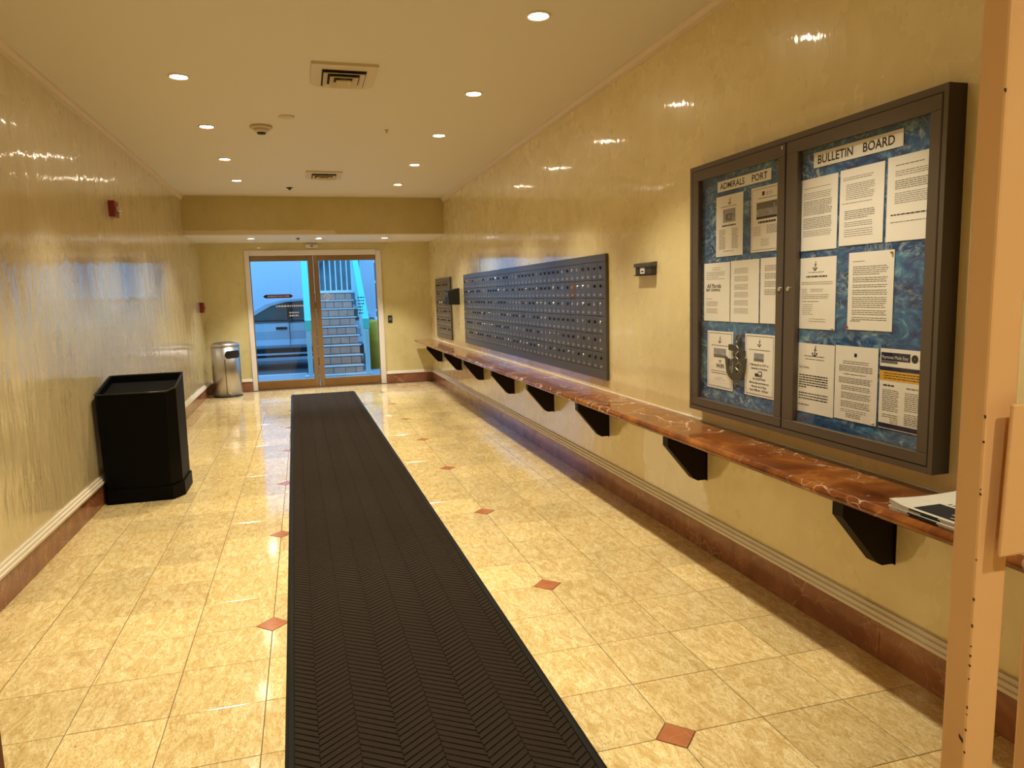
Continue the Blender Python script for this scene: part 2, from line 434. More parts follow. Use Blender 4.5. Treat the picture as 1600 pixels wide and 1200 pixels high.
# baseboards: marble slabs under a stepped white moulding
def baseboard_y(nm, x, sgn, y0, y1):
    prof = [(x, .145), (x+sgn*.030, .145), (x+sgn*.031, .158), (x+sgn*.024, .160), (x+sgn*.022, .174), (x+sgn*.013, .177), (x+sgn*.011, .190), (x, .190)]
    root = struct(MB().prism(prof, y0, y1).build(nm, 'white_trim'))
    a = y0; k = 0
    while a < y1-.02:
        b = min(a+.61, y1)
        bx('marble_slab', 'base_marble', min(x, x+sgn*.02), max(x, x+sgn*.02), a+.0008, b-.0008, 0.0005, .1448, parent=root, bev=.0012)
        a = b
baseboard_y('baseboard_left', XL, 1, -1.05, FW); baseboard_y('baseboard_right', XR, -1, -1.05, FW)
def baseboard_x(nm, x0, x1):
    y = FW
    prof = [(y, .145), (y-.030, .145), (y-.031, .158), (y-.024, .160), (y-.022, .174), (y-.013, .177), (y-.011, .190), (y, .190)]
    root = struct(MB().prism(prof, x0, x1, 'x').build(nm, 'white_trim'))
    bx('marble_slab', 'base_marble', x0, x1, y-.02, y, .0005, .1448, parent=root, bev=.0012)
baseboard_x('baseboard_far', XL+.032, -1.812); baseboard_x('baseboard_far', .182, XR-.032)

# ------------------------------------------------------------------ entrance doors at the far end
c = MB()
for a in ((-1.81, -1.742, FW-.03, FW+.10, 0, 2.085), (.098, .178, FW-.03, FW+.10, 0, 2.07), (-1.742, .098, FW-.03, FW+.10, 2.005, 2.085)): c.box(*a, bev=.006)
struct(c.build('trim_3', 'white_trim'))
def leaf(nm, x0, x1, gx0, gx1):
    r = thing(nm, None, None, ((x0+x1)/2, 9.62, 0)); del r['label']; del r['category']; r['kind'] = 'structure'
    y0, y1 = 9.60, 9.645
    bx('top_rail', 'door_bronze', gx0, gx1, y0, y1, 1.925, 2.003, parent=r, bev=.003)
    bx('bottom_rail', 'door_rail_brass', gx0, gx1, y0, y1, .012, .135, parent=r, bev=.003)
    bx('stile', 'door_bronze', x0, gx0, y0, y1, .012, 2.003, parent=r, bev=.003)
    bx('stile', 'door_bronze', gx1, x1, y0, y1, .012, 2.003, parent=r, bev=.003)
    bx('glass_pane', 'glass_door', gx0-.004, gx1+.004, 9.620, 9.626, .131, 1.929, parent=r)
    return r
d1 = leaf('door_1', -1.742, -.842, -1.732, -.915)
d2 = leaf('door_2', -.832, .098, -.755, .088)
bx('weather_strip', 'weather_strip', -.842, -.8385, 9.60, 9.64, .012, 2.003, parent=d1)
bx('meeting_strip', 'seal_white', -.8385, -.8345, 9.598, 9.612, 1.46, 2.0, parent=d1)
bx('threshold', 'door_rail_brass', -1.742, .098, 9.59, 9.70, -.003, .010, parent=d1)

# ------------------------------------------------------------------ street side
struct(bx('sidewalk', 'concrete', -6, 4, FW+.15, 12.0, -.2, -.012))
struct(bx('roadway', 'asphalt', -9, 8, 12.0, 17.2, -.30, -.15))
struct(bx('kerb', 'kerb_white', -6, -1.02, 11.93, 12.02, -.2, -.004, bev=.01))
struct(bx('wall_street', 'stucco_white', -9, -.72, 17.0, 17.2, -.2, 6.0))
ww = MB(); ww.box(-.72, 8, 17.6, 17.8, -.2, 6.0); struct(ww.build('wall_courtyard', 'wall_teal'))
struct(MB().box(XL-3, XL-.12, FW+.0, FW+.14, -.2, 4).box(XR+.12, XR+3.5, FW, FW+.14, -.2, 4).box(XL-3, XR+3.5, FW, FW+.14, CZ+.12, 4).build('wall_facade', 'stucco_white'))

# staircase
st = thing('staircase', 'outdoor stair with brown tiled risers and white nosings beyond the right glass door', 'stairs', (-.47, 11.4, -.012))
SX0, SX1 = -.87, -.04; RH, TD = .166, .28
sb = MB()
for n in range(9): sb.box(SX0, SX1, 11.42+n*TD, 13.92, -.012+n*RH, -.012+(n+1)*RH-.03)
sb.box(SX0, SX1, 13.92, 14.2, 1.34, 1.455); sb.build('stair_core', 'mortar', st)
for n in range(9):
    y = 11.4+n*TD; z = -.012+n*RH
    bx('nosing', 'tread_white', SX0-.025, SX1+.026, y-.015, y+TD+.03 if n < 8 else 14.2, z+RH-.026, z+RH, parent=st, bev=.006) if n == 8 else bx('nosing', 'tread_white', SX0-.025, SX1+.026, y-.015, y+.045, z+RH-.024, z+RH, parent=st, bev=.005)
    if n < 8: bx('tread', 'riser_tile_b', SX0, SX1, y+.045, y+TD+.03, z+RH-.03, z+RH-.004, parent=st)
    xa = SX0-random.uniform(0, .12)
    while xa < SX1-.01:
        xb = xa+random.choice((.17, .19, .20)); q0, q1 = max(xa, SX0), min(xb, SX1)
        if q1-q0 > .015: bx('riser_tile', random.choice(('riser_tile_a', 'riser_tile_b')), q0+.004, q1-.004, y, y+.022, z+.006, z+RH-.036, parent=st, bev=.003)
        xa = xb
struct(bx('kerb_stair', 'kerb_white', -1.06, .10, 11.18, 11.40, -.012, .012, bev=.004))
def stair_rail(x, lab):
    r = thing('stair_railing', lab, 'railing', (x, 11.3, 0))
    p = MB()  # broad sloping turquoise side band
    p.prism([(11.22, .80), (11.22, .98), (11.34, 1.02), (14.15, 2.68), (14.15, 2.44)], x-.055, x+.055, 'x'); p.build('side_band', 'turquoise_rail', r)
    bx('newel_post', 'pale_post', x-.04, x+.04, 11.22, 11.30, 0.012, .81, parent=r, bev=.006)
    bx('top_post', 'pale_post', x-.04, x+.04, 14.06, 14.14, 1.455, 2.46, parent=r, bev=.006)
    q = MB()
    for k in range(1, 9): q.box(x-.012, x+.012, 11.3+k*.28, 11.324+k*.28, .155+(k-1)*RH, .90+k*.165)
    q.build('baluster', 'pale_post', r)
    return r
stair_rail(-.955, 'turquoise sloping stair railing on the left side of the outdoor stair')
stair_rail(-.005+.045, 'turquoise sloping stair railing on the right side of the outdoor stair')
g = thing('guard_railing', 'white barred guard railing at the top of the outdoor stair', 'railing', (-.45, 14.15, 1.455))
for k in range(8): bx('baluster', 'decal_white', -.90+k*.115, -.875+k*.115, 14.165, 14.19, 1.50, 2.55, parent=g)
bx('bottom_bar', 'decal_white', -.89, .0, 14.16, 14.195, 1.484, 1.52, parent=g); bx('top_bar', 'turquoise_rail', -.93, .02, 14.15, 14.20, 2.55, 2.61, parent=g)
tag(MB().prism([(-.9, 1.9), (-.78, 1.9), (.6, 3.3), (.48, 3.3)], 17.49, 17.599, 'y').build('steel_brace', 'dark_steel'), 'dark diagonal steel brace seen through the bars above the outdoor stair', 'brace')
tag(bx('pillar', 'stucco_white', .24, .53, 14.45, 14.75, -.16, 5.0, bev=.01), 'pale square pillar behind the yellow bollard outside', 'pillar')
b = thing('bollard', 'thick yellow bollard standing outside at the right of the stair', 'bollard', (.33, 13.0, -.15))
MB().lathe([(.115, -.15), (.115, .84), (.108, .87), (.07, .90), (.001, .905)], (.33, 13, 0), 20).build('bollard_tube', 'bollard_yellow', b, smooth=True)
MB().lathe([(.125, -.15), (.125, -.10), (.116, -.09)], (.33, 13, 0), 20, cap=False).build('base_collar', 'concrete', b)
f = thing('picket_fence', 'pale slatted fence behind the pillar at the right edge of the glass door', 'fence', (.9, 16.5, -.15))
for k in range(8): bx('picket', 'decal_white', .56+k*.11, .61+k*.11, 16.5, 16.52, -.15, 2.3, parent=f)
for z in (.3, 1.0, 1.7, 2.2): bx('fence_rail', 'decal_white', .52, 1.45, 16.52, 16.55, z, z+.06, parent=f)

# parked car, seen from its side through the left leaf
car = thing('car', 'silver blue car parked outside behind the left glass door', 'car', (-1.6, 15.2, -.15))
G = -.15
cb = MB()
low = [(-3.75, .45), (-3.82, .70), (-3.70, .86), (-2.95, 1.00), (-2.25, 1.06), (-.10, 1.10), (.55, 1.08), (.68, .85), (.66, .5), (.30, .46), (-.1, .46), (-2.6, .46), (-3.4, .45)]
for side, ys in ((0, (14.38, 14.50, 15.10)), ):
    pass
def loft(mb, poly, ys):
    """poly (x,z above ground); ys list of (y, inset) stations across the car"""
    rings = []
    cx = sum(p[0] for p in poly)/len(poly); cz = sum(p[1] for p in poly)/len(poly)
    for (y, k, dz) in ys: rings.append([mb.bm.verts.new((cx+(p[0]-cx)*k, y, G+cz+(p[1]-cz)*k+dz)) for p in poly])
    n = len(poly)
    for a, b_ in zip(rings, rings[1:]):
        for q in range(n): mb.face([a[q], a[(q+1) % n], b_[(q+1) % n], b_[q]])
    mb.face(rings[0]); mb.face(rings[-1])
loft(cb, low, [(14.36, .90, 0), (14.30, .96, 0), (14.33, .985, 0), (14.38, 1, 0), (15.95, 1, 0), (16.05, .96, 0)])
cb.build('body', 'car_paint', car, smooth=False)
roof = [(-2.30, 1.04), (-1.72, 1.38), (-1.40, 1.465), (-.9, 1.49), (-.2, 1.46), (.35, 1.10)]
cab = MB(); loft(cab, roof, [(14.44, 1, 0), (14.54, .97, .015), (15.8, .97, .015), (15.9, 1, 0)]); cab.build('cabin_glass', 'car_glass', car)
rf = MB()
rf.prism([(p[0], G+p[1]+.012) for p in [(-2.42, 1.04), (-1.78, 1.40), (-1.42, 1.485), (-.9, 1.51), (-.18, 1.485), (.42, 1.10), (.36, 1.08), (-.22, 1.445), (-.9, 1.465), (-1.38, 1.44), (-1.68, 1.365), (-2.24, 1.05)]], 14.42, 15.92); rf.build('roof_frame', 'car_paint', car)
bx('pillar_trim', 'car_dark', -1.36, -1.25, 14.425, 14.45, G+1.05, G+1.47, parent=car)
bx('window_sill', 'car_dark', -2.3, .35, 14.30, 14.44, G+1.045, G+1.075, parent=car)
MB().prism([(-3.4, G+.28), (-3.4, G+.42), (-2.6, G+.46), (-.1, G+.52), (.6, G+.52), (.6, G+.28)], 14.31, 14.5).build('sill_cladding', 'car_dark', car)
bx('sill_strip', 'car_paint', -2.5, -.2, 14.275, 14.40, G+.335, G+.375, parent=car)
MB().prism([(14.37, G+1.055), (14.315, G+1.0), (14.285, G+.84), (14.295, G+.66), (14.262, G+.545), (14.275, G+.50), (14.33, G+.46), (14.42, G+.46), (14.42, G+1.055)], -3.3, .45, 'x').build('door_skin', 'car_paint', car)
bx('door_seam', 'car_dark', -1.33, -1.322, 14.258, 14.33, G+.50, G+1.05, parent=car)
h = MB(); h.box(-1.60, -1.37, 14.245, 14.262, G+.875, G+.93, bev=.006); h.box(-1.58, -1.55, 14.26, 14.31, G+.89, G+.92); h.box(-1.42, -1.39, 14.26, 14.31, G+.89, G+.92); h.build('door_handle', 'car_dark', car)
for x in (-2.95, -.15):
    for y in (14.36, 15.78):
        wv = MB().use('tyre').lathe([(.20, 0), (.31, .01), (.335, .05), (.335, .16), (.31, .20), (.2, .21)], (x, y, G+.335), 24, 'y')
        wo = wv.build('wheel', None, car, smooth=True)
        MB().lathe([(.01, -.004), (.15, .0), (.20, .01)], (x, y, G+.335), 16, 'y', cap=False).build('wheel_disc', 'chrome', car)

# signs on the glass
sg = thing('push_sign', 'dark red arrow ended emergency sign stuck on the left glass door', 'sign', (-1.37, 9.617, 1.40))
MB().prism([(-1.585, 1.405), (-1.55, 1.432), (-1.19, 1.432), (-1.155, 1.405), (-1.19, 1.378), (-1.55, 1.378)], 9.6165, 9.6185).build('sign_plate', 'black_plastic', sg)
MB().prism([(-1.53, 1.426), (-1.20, 1.426), (-1.20, 1.384), (-1.53, 1.384)], 9.6155, 9.6164).build('red_field', 'sign_red', sg)
front_text('IN EMERGENCY PUSH TO OPEN', -1.52, 9.615, 1.393, .032, 'decal_white', sg, width=.31)
ns = thing('no_smoking_decal', 'round white no smoking decal on the right glass door', 'decal', (-.658, 9.617, 1.376))
rg = MB()
for k in range(24):
    a, b_ = 2*math.pi*k/24, 2*math.pi*(k+1)/24
    rg.quad(*[(-.658+r*math.cos(t_), 9.6175, 1.376+r*math.sin(t_)) for r, t_ in ((.052, a), (.052, b_), (.041, b_), (.041, a))])
rg.quad((-.695, 9.6175, 1.402), (-.688, 9.6175, 1.409), (-.621, 9.6175, 1.350), (-.628, 9.6175, 1.343)); rg.build('ring_and_slash', 'decal_white', ns)
bx('cigarette', 'decal_white', -.69, -.628, 9.6172, 9.6176, 1.370, 1.379, parent=ns)
def lines_front(name, label, x0, x1, z_top, n, pitch, h, m):
    r = thing(name, label, 'decal', ((x0+x1)/2, 9.617, z_top)); mb = MB()
    for k in range(n):
        x = x0+random.uniform(0, .02)
        e = x1-random.uniform(0, .05)
        while x < e:
            wd = random.uniform(.012, .035); z = z_top-k*pitch
            mb.quad((x, 9.6178, z), (min(x+wd, e), 9.6178, z), (min(x+wd, e), 9.6178, z+h), (x, 9.6178, z+h)); x += wd+.009
    o = mb.build('printed_lines', m, r); o['kind'] = 'stuff'; return r
lines_front('hours_decal', 'small white lettering decal on the left glass door below the red sign', -1.42, -.98, 1.245, 1, .05, .022, 'decal_white')
lines_front('notice_decal', 'small white two line lettering decal on the left glass door above the car handle', -1.23, -1.08, 1.145, 2, .045, .020, 'decal_white')
lines_front('text_decal', 'block of small dark lettering on the right glass door over the turquoise railing', -.215, -.085, 1.345, 6, .048, .018, 'ink_navy')

# door sensor, switch plate
s_ = thing('door_sensor', 'small white motion sensor above the glass entrance doors', 'sensor', (-.84, FW-.03, 2.11))
bx('sensor_housing', 'sensor_white', -.93, -.75, FW-.045, FW, 2.112, 2.165, parent=s_, bev=.008); bx('sensor_eye', 'black_plastic', -.86, -.82, FW-.048, FW-.044, 2.13, 2.145, parent=s_)
s_ = thing('switch_plate', 'dark switch plate on the far wall right of the glass doors', 'switch', (.28, FW, .95))
bx('plate', 'green_black', .245, .312, FW-.012, FW, .95, 1.062, parent=s_, bev=.003); bx('button', 'ink_grey', .262, .295, FW-.018, FW-.011, .985, 1.03, parent=s_, bev=.003)

# ------------------------------------------------------------------ ceiling fittings
def downlight_proto():
    r = thing('ceiling_light', 'x', 'light', (0, 0, 0))
    MB().lathe([(.062, .004), (.062, -.006), (.055, -.010), (.047, -.006), (.047, .004)], (0, 0, 0), 24, cap=False).build('trim_ring', 'lamp_trim', r, smooth=True)
    MB().lathe([(.047, -.002), (.046, -.004), (.001, -.0045)], (0, 0, 0), 24).build('lens', 'lamp_lens', r)
    return r
def add_spot(r, power, color, size, blend, z=-.02):
    l = bpy.data.lights.new('lamp', 'SPOT'); l.energy = power; l.color = color; l.spot_size = R(size); l.spot_blend = blend; l.shadow_soft_size = .045
    o = bpy.data.objects.new('lamp', l); COL.objects.link(o); o.parent = r; o.location = (0, 0, z); return o
ords = ['nearest', 'second', 'third', 'fourth', 'fifth', 'sixth', 'seventh', 'eighth']
proto = downlight_proto(); first = True
def place_light(x, y, z, label, power, color, cool=False, size=89, blend=.55):
    global first
    if first: r = proto; r.location = (x, y, z); first = False
    else: r = copy_tree(proto, loc=(x, y, z))
    r['label'] = label; r['group'] = 'recessed ceiling lights'
    LIGHTS.append((r, power, color, cool, size, blend))
LIGHTS = []
for k, y in enumerate((1.66, 3.05, 4.34, 5.73, 7.07)):
    place_light(.165, y, CZ, 'round recessed ceiling light, %s in the right hand row' % ords[k], SPOT_W, WARM)
for k, y in enumerate((3.0, 4.30, 5.65, 6.94)):
    place_light(-1.645, y, CZ, 'round recessed ceiling light, %s in the left hand row' % ords[k], SPOT_W, WARM)
for k, (x, y) in enumerate(((.165, .28), (-1.645, 1.62), (-1.645, .26))):
    place_light(x, y, CZ, ('recessed ceiling light above the bulletin board, just out of view', 'recessed ceiling light of the left row nearest the black bin, out of view', 'recessed ceiling light of the left row closest to the doorway, out of view')[k], SPOT_W, WARM)
for k, x in enumerate((-1.645, -.75, .157)):
    place_light(x, 8.72, 2.193, 'round recessed light in the white soffit over the glass doors, %s' % ('leftmost', 'middle', 'rightmost')[k], SOFFIT_W, COOL, True)
for x, side in ((-1.1, 'left'), (.1, 'right')):  # unseen lobby lights, added to light the near door post
    place_light(x, -2.3, CZ, 'unseen recessed ceiling light added behind the viewer on the %s side' % side, SPOT_W*.82, WARM, False, 150, 1)
for (r, p, c_, cool, sz, bl) in LIGHTS:
    add_spot(r, p, c_, sz, bl)
    if cool:
        for ch in r.children:
            if ch.type == 'MESH' and ch.name.startswith('lens'):
                ch.data = ch.data.copy(); ch.data.materials.clear(); ch.data.materials.append(MATS['lamp_lens_cool'])

def vent(x, y, label):
    r = thing('air_vent', label, 'vent', (x, y, CZ))
    fr = MB(); s, q = .19, .235
    fr.prism([(x-s, y-q), (x+s-.0, y-q), (x+s, y+q-.05), (x+s-.05, y+q), (x-s+.05, y+q), (x-s, y+q-.05)][::1], CZ-.016, CZ, 'z'); fr.build('face_panel', 'vent_paint', r)
    bx('dark_recess', 'vent_dark', x-.128, x+.128, y-.145, y+.185, CZ-.020, CZ-.014, parent=r)
    for k, (a, dz) in enumerate(((.120, .022), (.082, .030), (.045, .036))):
        b_ = a*1.25; lv = MB(); yc = y+.02
        z0, z1 = CZ-.018, CZ-dz-.012; a2, b2 = a-.030, b_-.034
        for (p, p2) in (((-a, -b_, a, -b_), (-a2, -b2, a2, -b2)), ((a, -b_, a, b_), (a2, -b2, a2, b2)), ((a, b_, -a, b_), (a2, b2, -a2, b2)), ((-a, b_, -a, -b_), (-a2, b2, -a2, -b2))):
            lv.quad((x+p[0], yc+p[1], z1), (x+p[2], yc+p[3], z1), (x+p2[2], yc+p2[3], z0), (x+p2[0], yc+p2[1], z0))
            lv.quad((x+p[0], yc+p[1], z1), (x+p[2], yc+p[3], z1), (x+p[2], yc+p[3], z1+.006), (x+p[0], yc+p[1], z1+.006))
        if k == 2: lv.box(x-a2, x+a2, yc-b2, yc+b2, z0-.004, z0-.002)
        lv.build('louver_ring', 'vent_paint', r)
    return r
vent(-.70, 2.80, 'square cream air vent in the ceiling, the near one'); vent(-.715, 6.46, 'square cream air vent in the ceiling, the far one')
sd = thing('smoke_detector', 'round smoke detector hanging from the ceiling left of the vents', 'detector', (-1.246, 4.24, CZ))
MB().lathe([(.085, 0), (.085, -.014), (.070, -.022), (.062, -.024)], (-1.246, 4.24, CZ), 28).build('detector_base', 'detector_cream', sd, smooth=True)
MB().lathe([(.060, -.022), (.050, -.042), (.036, -.050)], (-1.246, 4.24, CZ), 28).build('detector_dome', 'vent_paint', sd, smooth=True)
MB().lathe([(.036, -.049), (.030, -.060), (.001, -.061)], (-1.246, 4.24, CZ), 20).build('sensor_tip', 'lock_dark', sd, smooth=True)
tag(MB().lathe([(.058, 0), (.058, -.006), (.052, -.009), (.001, -.010)], (-1.05, 3.9, CZ), 28).build('blank_cover', 'vent_paint', smooth=True), 'flat round cover plate on the ceiling beside the smoke detector', 'cover')
for (x, y, z, rr, lab, mm) in ((-.284, 4.22, CZ, .016, 'tiny sprinkler cap on the ceiling right of the smoke detector', 'detector_cream'), (-1.09, 7.45, CZ, .04, 'small dark ceiling sprinkler near the far beam', 'lock_dark'), (-1.03, 8.72, 2.193, .03, 'small grey sprinkler in the white soffit between two lights', 'ink_grey')):
    sk = thing('sprinkler', lab, 'sprinkler', (x, y, z))
    MB().lathe([(rr, 0), (rr, -.005), (rr*.6, -.012)], (x, y, z), 16).build('escutcheon', mm, sk, smooth=True)
    MB().lathe([(rr*.35, -.011), (rr*.3, -.022), (rr*.55, -.024), (rr*.5, -.027)], (x, y, z), 12).build('deflector', mm, sk)

# ------------------------------------------------------------------ runner mat
RW, RY0, RY1 = .885, -.95, 8.80
mt = thing('floor_runner', 'long dark brown herringbone runner mat down the middle of the hall', 'mat', (-.7045, 0, 0))
mt.rotation_euler.z = .0127
b_ = MB(); hw = RW/2
b_.use('mat_rubber')
for s in (-1, 1): b_.prism([(s*hw, 0.0005), (s*hw, .002), (s*(hw-.012), .0075), (s*(hw-.026), .0075), (s*(hw-.026), .0005)], RY0, RY1)
for y0, y1 in ((RY0, RY0+.026), (RY1-.026, RY1)): b_.box(-hw+.026, hw-.026, y0, y1, .0005, .0072)
WORLD[mt.name] = (0, 0, 0)
b_.build('rubber_border', None, mt)
bx('carpet_base', 'mat_rubber', -hw+.026, hw-.026, RY0+.026, RY1-.026, .0005, .0035, parent=mt)
rb = MB(); cw = .118; xs = [-hw+.028]; a = -hw+.028+.072
while a < hw-.03: xs.append(a); a += cw
xs.append(hw-.028); pit, wd = .0320, .0262
for k in range(len(xs)-1):
    x0, x1 = xs[k]+.0002, xs[k+1]-.0002; sgn = -1 if k % 2 == 0 else 1
    sl = .70*sgn*(x1-x0); y = RY0+.035+(.0 if sgn > 0 else -sl)
    # keep zigzag continuous between neighbouring bands
    if k == 0: ph = (.118-.072)*.70
    base = RY0+.035+.083
    yA, yB = (0, -.083) if sgn < 0 else (-.083, 0)
    if k == 0: yA = -.083+.70*(x1-x0)
    if k == len(xs)-2: yB = yA+sgn*.70*(x1-x0)
    y = base+(pit/2 if k % 2 else 0)
    while y < RY1-.13+.09:
        p = [(x0, y+yA), (x1, y+yB), (x1, y+yB+wd), (x0, y+yA+wd)]
        if max(q[1] for q in p) < RY1-.028 and min(q[1] for q in p) > RY0+.028:
            B = [rb.bm.verts.new((*q, .0034)) for q in p]
            m_ = [(p[0][0]+.001, p[0][1]+.0012), (p[1][0]-.001, p[1][1]+.0012), (p[2][0]-.001, p[2][1]-.0012), (p[3][0]+.001, p[3][1]-.0012)]
            C = [rb.bm.verts.new((*q, .0078)) for q in m_]
            rb.face(C)
            for q in range(4): rb.face([B[q], B[(q+1) % 4], C[(q+1) % 4], C[q]])
        y += pit
o = rb.build('carpet_rib', 'mat_pile', mt); o['kind'] = 'stuff'

# ------------------------------------------------------------------ marble shelf on brackets
SZ0, SZ1, SXF = .638, .676, .630
sh = thing('wall_shelf', 'long red marble shelf with white veins along the right wall', 'shelf', (.78, 4.1, .638))
prof = [(XR, SZ0), (SXF+.014, SZ0)]+[(SXF+.019-.019*math.cos(a), (SZ0+SZ1)/2-.019*math.sin(a)) for a in [R(q) for q in range(80, -81, -20)]][0:0]
for q in range(-90, 91, 20): prof.append((SXF+.019-.019*math.cos(R(q)), (SZ0+SZ1)/2+.019*math.sin(R(q))))
prof += [(XR, SZ1)]
ys = [-1.02, .92, 3.36, 5.80, 8.24, 9.50]
for y0, y1 in zip(ys, ys[1:]):
    MB().prism(prof, y0+.0008, y1-.0008).build('marble_slab', 'shelf_marble', sh)
bx('caulk_bead', 'white_trim', XR-.007, XR, -1.0, 9.50, SZ1, SZ1+.006, parent=sh)
BY = [.134, 1.37, 2.614, 3.739, 4.913, 6.177, 7.381, 8.75]
br = thing('shelf_bracket', 'x', 'bracket', (XR, 0, .37), 'brackets under the marble shelf')
poly = [(XR-.004, .637), (.705, .637), (.705, .565), (.855, .385), (.875, .374), (XR-.004, .374)]
MB().prism(poly, 0, .052).build('bracket_body', 'mahogany', br)
bx('wall_plate', 'mahogany', XR-.004, XR, -.004, .056, .37, .637, parent=br)
for k, y in enumerate(BY):
    o = br if k == 0 else copy_tree(br)
    o.location = (XR, y, .37)
    o['label'] = 'dark wooden bracket under the marble shelf, %s from the magazines' % (['first', 'second', 'third', 'fourth', 'fifth', 'sixth', 'seventh', 'eighth'][k])

# magazines on the near end of the shelf
def magazine(z, th, dx, dy, rot, label, top=False):
    x0, x1, y0, y1 = .648+dx, .915+dx, -.50+dy, -.125+dy
    r = thing('magazine', label, 'magazine', ((x0+x1)/2, (y0+y1)/2, z), 'stack of magazines on the marble shelf')
    mb = MB(); n, mN = 8, 8
    def P(i, j, t_):
        u, v = i/n, j/mN; x = x0+u*(x1-x0); y = y0+v*(y1-y0)
        lift = 0
        if top: lift = .010*max(0, (u-.35)/.65)**1.5*(1-.35*v) + .010*max(0, v-.86)/.14*(1-u)**2
        c_, s_ = math.cos(rot), math.sin(rot); ax, ay = (x0+x1)/2, (y0+y1)/2
        return (ax+(x-ax)*c_-(y-ay)*s_, ay+(x-ax)*s_+(y-ay)*c_, z+(th if t_ else 0)+(lift if t_ else lift*.0))
    for t_ in (0, 1):
        mb.use('news_paper'); V = [[mb.bm.verts.new(P(i, j, t_)) for j in range(mN+1)] for i in range(n+1)]
        for i in range(n):
            for j in range(mN): mb.face([V[i][j], V[i+1][j], V[i+1][j+1], V[i][j+1]])
        if t_ == 0: W0 = V
    mb.use('news_edge')
    for i in range(n):
        for j in (0, mN): mb.face([W0[i][j], W0[i+1][j], V[i+1][j], V[i][j]])
    for j in range(mN):
        for i in (0, n): mb.face([W0[i][j], W0[i][j+1], V[i][j+1], V[i][j]])
    mb.build('pages', None, r)
    bx('spine_band', 'black_matte', x0-.0012, x0+.0006, -.30+dy, -.20+dy, z+.0004, z+th-.0004, parent=r)
    if top:
        def patch(nm, m_, u0, u1, v0, v1, dz=.0006):
            q = MB(); k = 6
            def PP(u, v):
                a = P(u*n, v*mN, 1); return (a[0], a[1], a[2]+dz)
            for i in range(k):
                for j in range(k):
                    ua, ub = u0+(u1-u0)*i/k, u0+(u1-u0)*(i+1)/k; va, vb = v0+(v1-v0)*j/k, v0+(v1-v0)*(j+1)/k
                    q.quad(PP(ua, va), PP(ub, va), PP(ub, vb), PP(ua, vb))
            q.build(nm, m_, r)
        patch('cover_photo', 'ink', .05, .42, .18, .80); patch('photo_sheen', 'ink_faint', .20, .25, .2, .55, .0009); patch('photo_sheen', 'ink_faint', .10, .13, .25, .50, .0009)
        patch('small_photo', 'sign_red', .52, .66, .46, .66); patch('small_photo', 'photo_print', .55, .63, .50, .60, .0009)
        for v in (.66, .70, .74): patch('headline', 'ink_grey', .46, .50+.1*(v-.6), v, v+.018)
        patch('headline', 'ink', .78, .82, .42, .56)
    return r
magazine(SZ1+.0005, .006, 0, 0, .01, 'lowest magazine of the stack on the marble shelf')
magazine(SZ1+.0068, .006, -.004, .003, -.012, 'second magazine from the bottom of the stack on the shelf')
magazine(SZ1+.0131, .006, .002, -.004, .015, 'third magazine from the bottom of the stack on the shelf')
magazine(SZ1+.0194, .005, 0, .002, .0, 'top magazine of the stack, its cover curling up at the back', True)

# ------------------------------------------------------------------ mailbox banks
def mail_bank(label, y0, y1, z0, z1, ncol, nrow, bw, bt, bb):
    r = thing('mailbox_bank', label, 'mailboxes', (XR, (y0+y1)/2, z0))
    fr = MB(); x0, x1 = XR-.022, XR
    fr.box(x0, x1, y0, y1, z1-bt, z1, bev=.003); fr.box(x0, x1, y0, y1, z0, z0+bb, bev=.003)
    fr.box(x0, x1, y0, y0+bw, z0+bb, z1-bt, bev=.002); fr.box(x0, x1, y1-bw, y1, z0+bb, z1-bt, bev=.002); fr.build('outer_frame', 'mail_bronze', r)
    bx('backing', 'gap_black', XR-.010, XR-.001, y0+bw, y1-bw, z0+bb, z1-bt, parent=r)
    cw, ch = (y1-y0-2*bw)/ncol, (z1-z0-bt-bb)/nrow
    g = .0028
    db = MB(); db.box(-.012, 0, -cw/2+g/2, cw/2-g/2, -ch/2+g/2, ch/2-g/2, bev=.0022); dob = db.build('mailbox_door', 'mail_bronze'); dme = dob.data; bpy.data.objects.remove(dob)
    lk = MB(); lk.use('chrome').lathe([(.0115, .0), (.0115, -.005), (.0095, -.0075), (.001, -.0076)], (0, 0, 0), 10, 'x'); lk.use('black_matte').box(-.0084, -.0074, -.0012, .0012, -.005, .005)
    lob = lk.build('lock', None); lme = lob.data; bpy.data.objects.remove(lob)
    lm2 = lme.copy(); lm2.materials[0] = MATS['lock_dark']
    pb = MB(); pb.box(-.0022, 0, -cw*.15, cw*.15, -.006, .006); pob = pb.build('number_plate', 'mail_plate'); pme = pob.data; bpy.data.objects.remove(pob)
    for i in range(ncol):
        for j in range(nrow):
            o = bpy.data.objects.new('mailbox_door', dme); COL.objects.link(o); o.parent = r
            o.location = (-.008+random.uniform(-.0006, .0006), y0+bw+(i+.5)*cw-(y0+y1)/2, z1-bt-(j+.5)*ch-z0)
            k = bpy.data.objects.new('lock', lme if random.random() < .45 else lm2); COL.objects.link(k); k.parent = o; k.location = (-.012, 0, ch*.18)
            k.rotation_euler.x = random.uniform(-.5, .5)
            q = bpy.data.objects.new('number_plate', pme); COL.objects.link(q); q.parent = o; q.location = (-.012, 0, -ch*.30)
            if ncol > 20 and (i, j) == (5, 1):
                o.data = dme.copy(); o.data.materials[0] = MATS['mail_brown']; o['label'] = 'brown mailbox door'
    return r
mail_bank('wide bank of dark bronze mailboxes above the shelf on the right wall', 2.598, 7.00, .755, 1.598, 41, 6, .035, .05, .062)
mail_bank('narrow far bank of dark bronze mailboxes beyond the black drop box', 7.87, 8.985, .735, 1.598, 10, 6, .04, .06, .06)
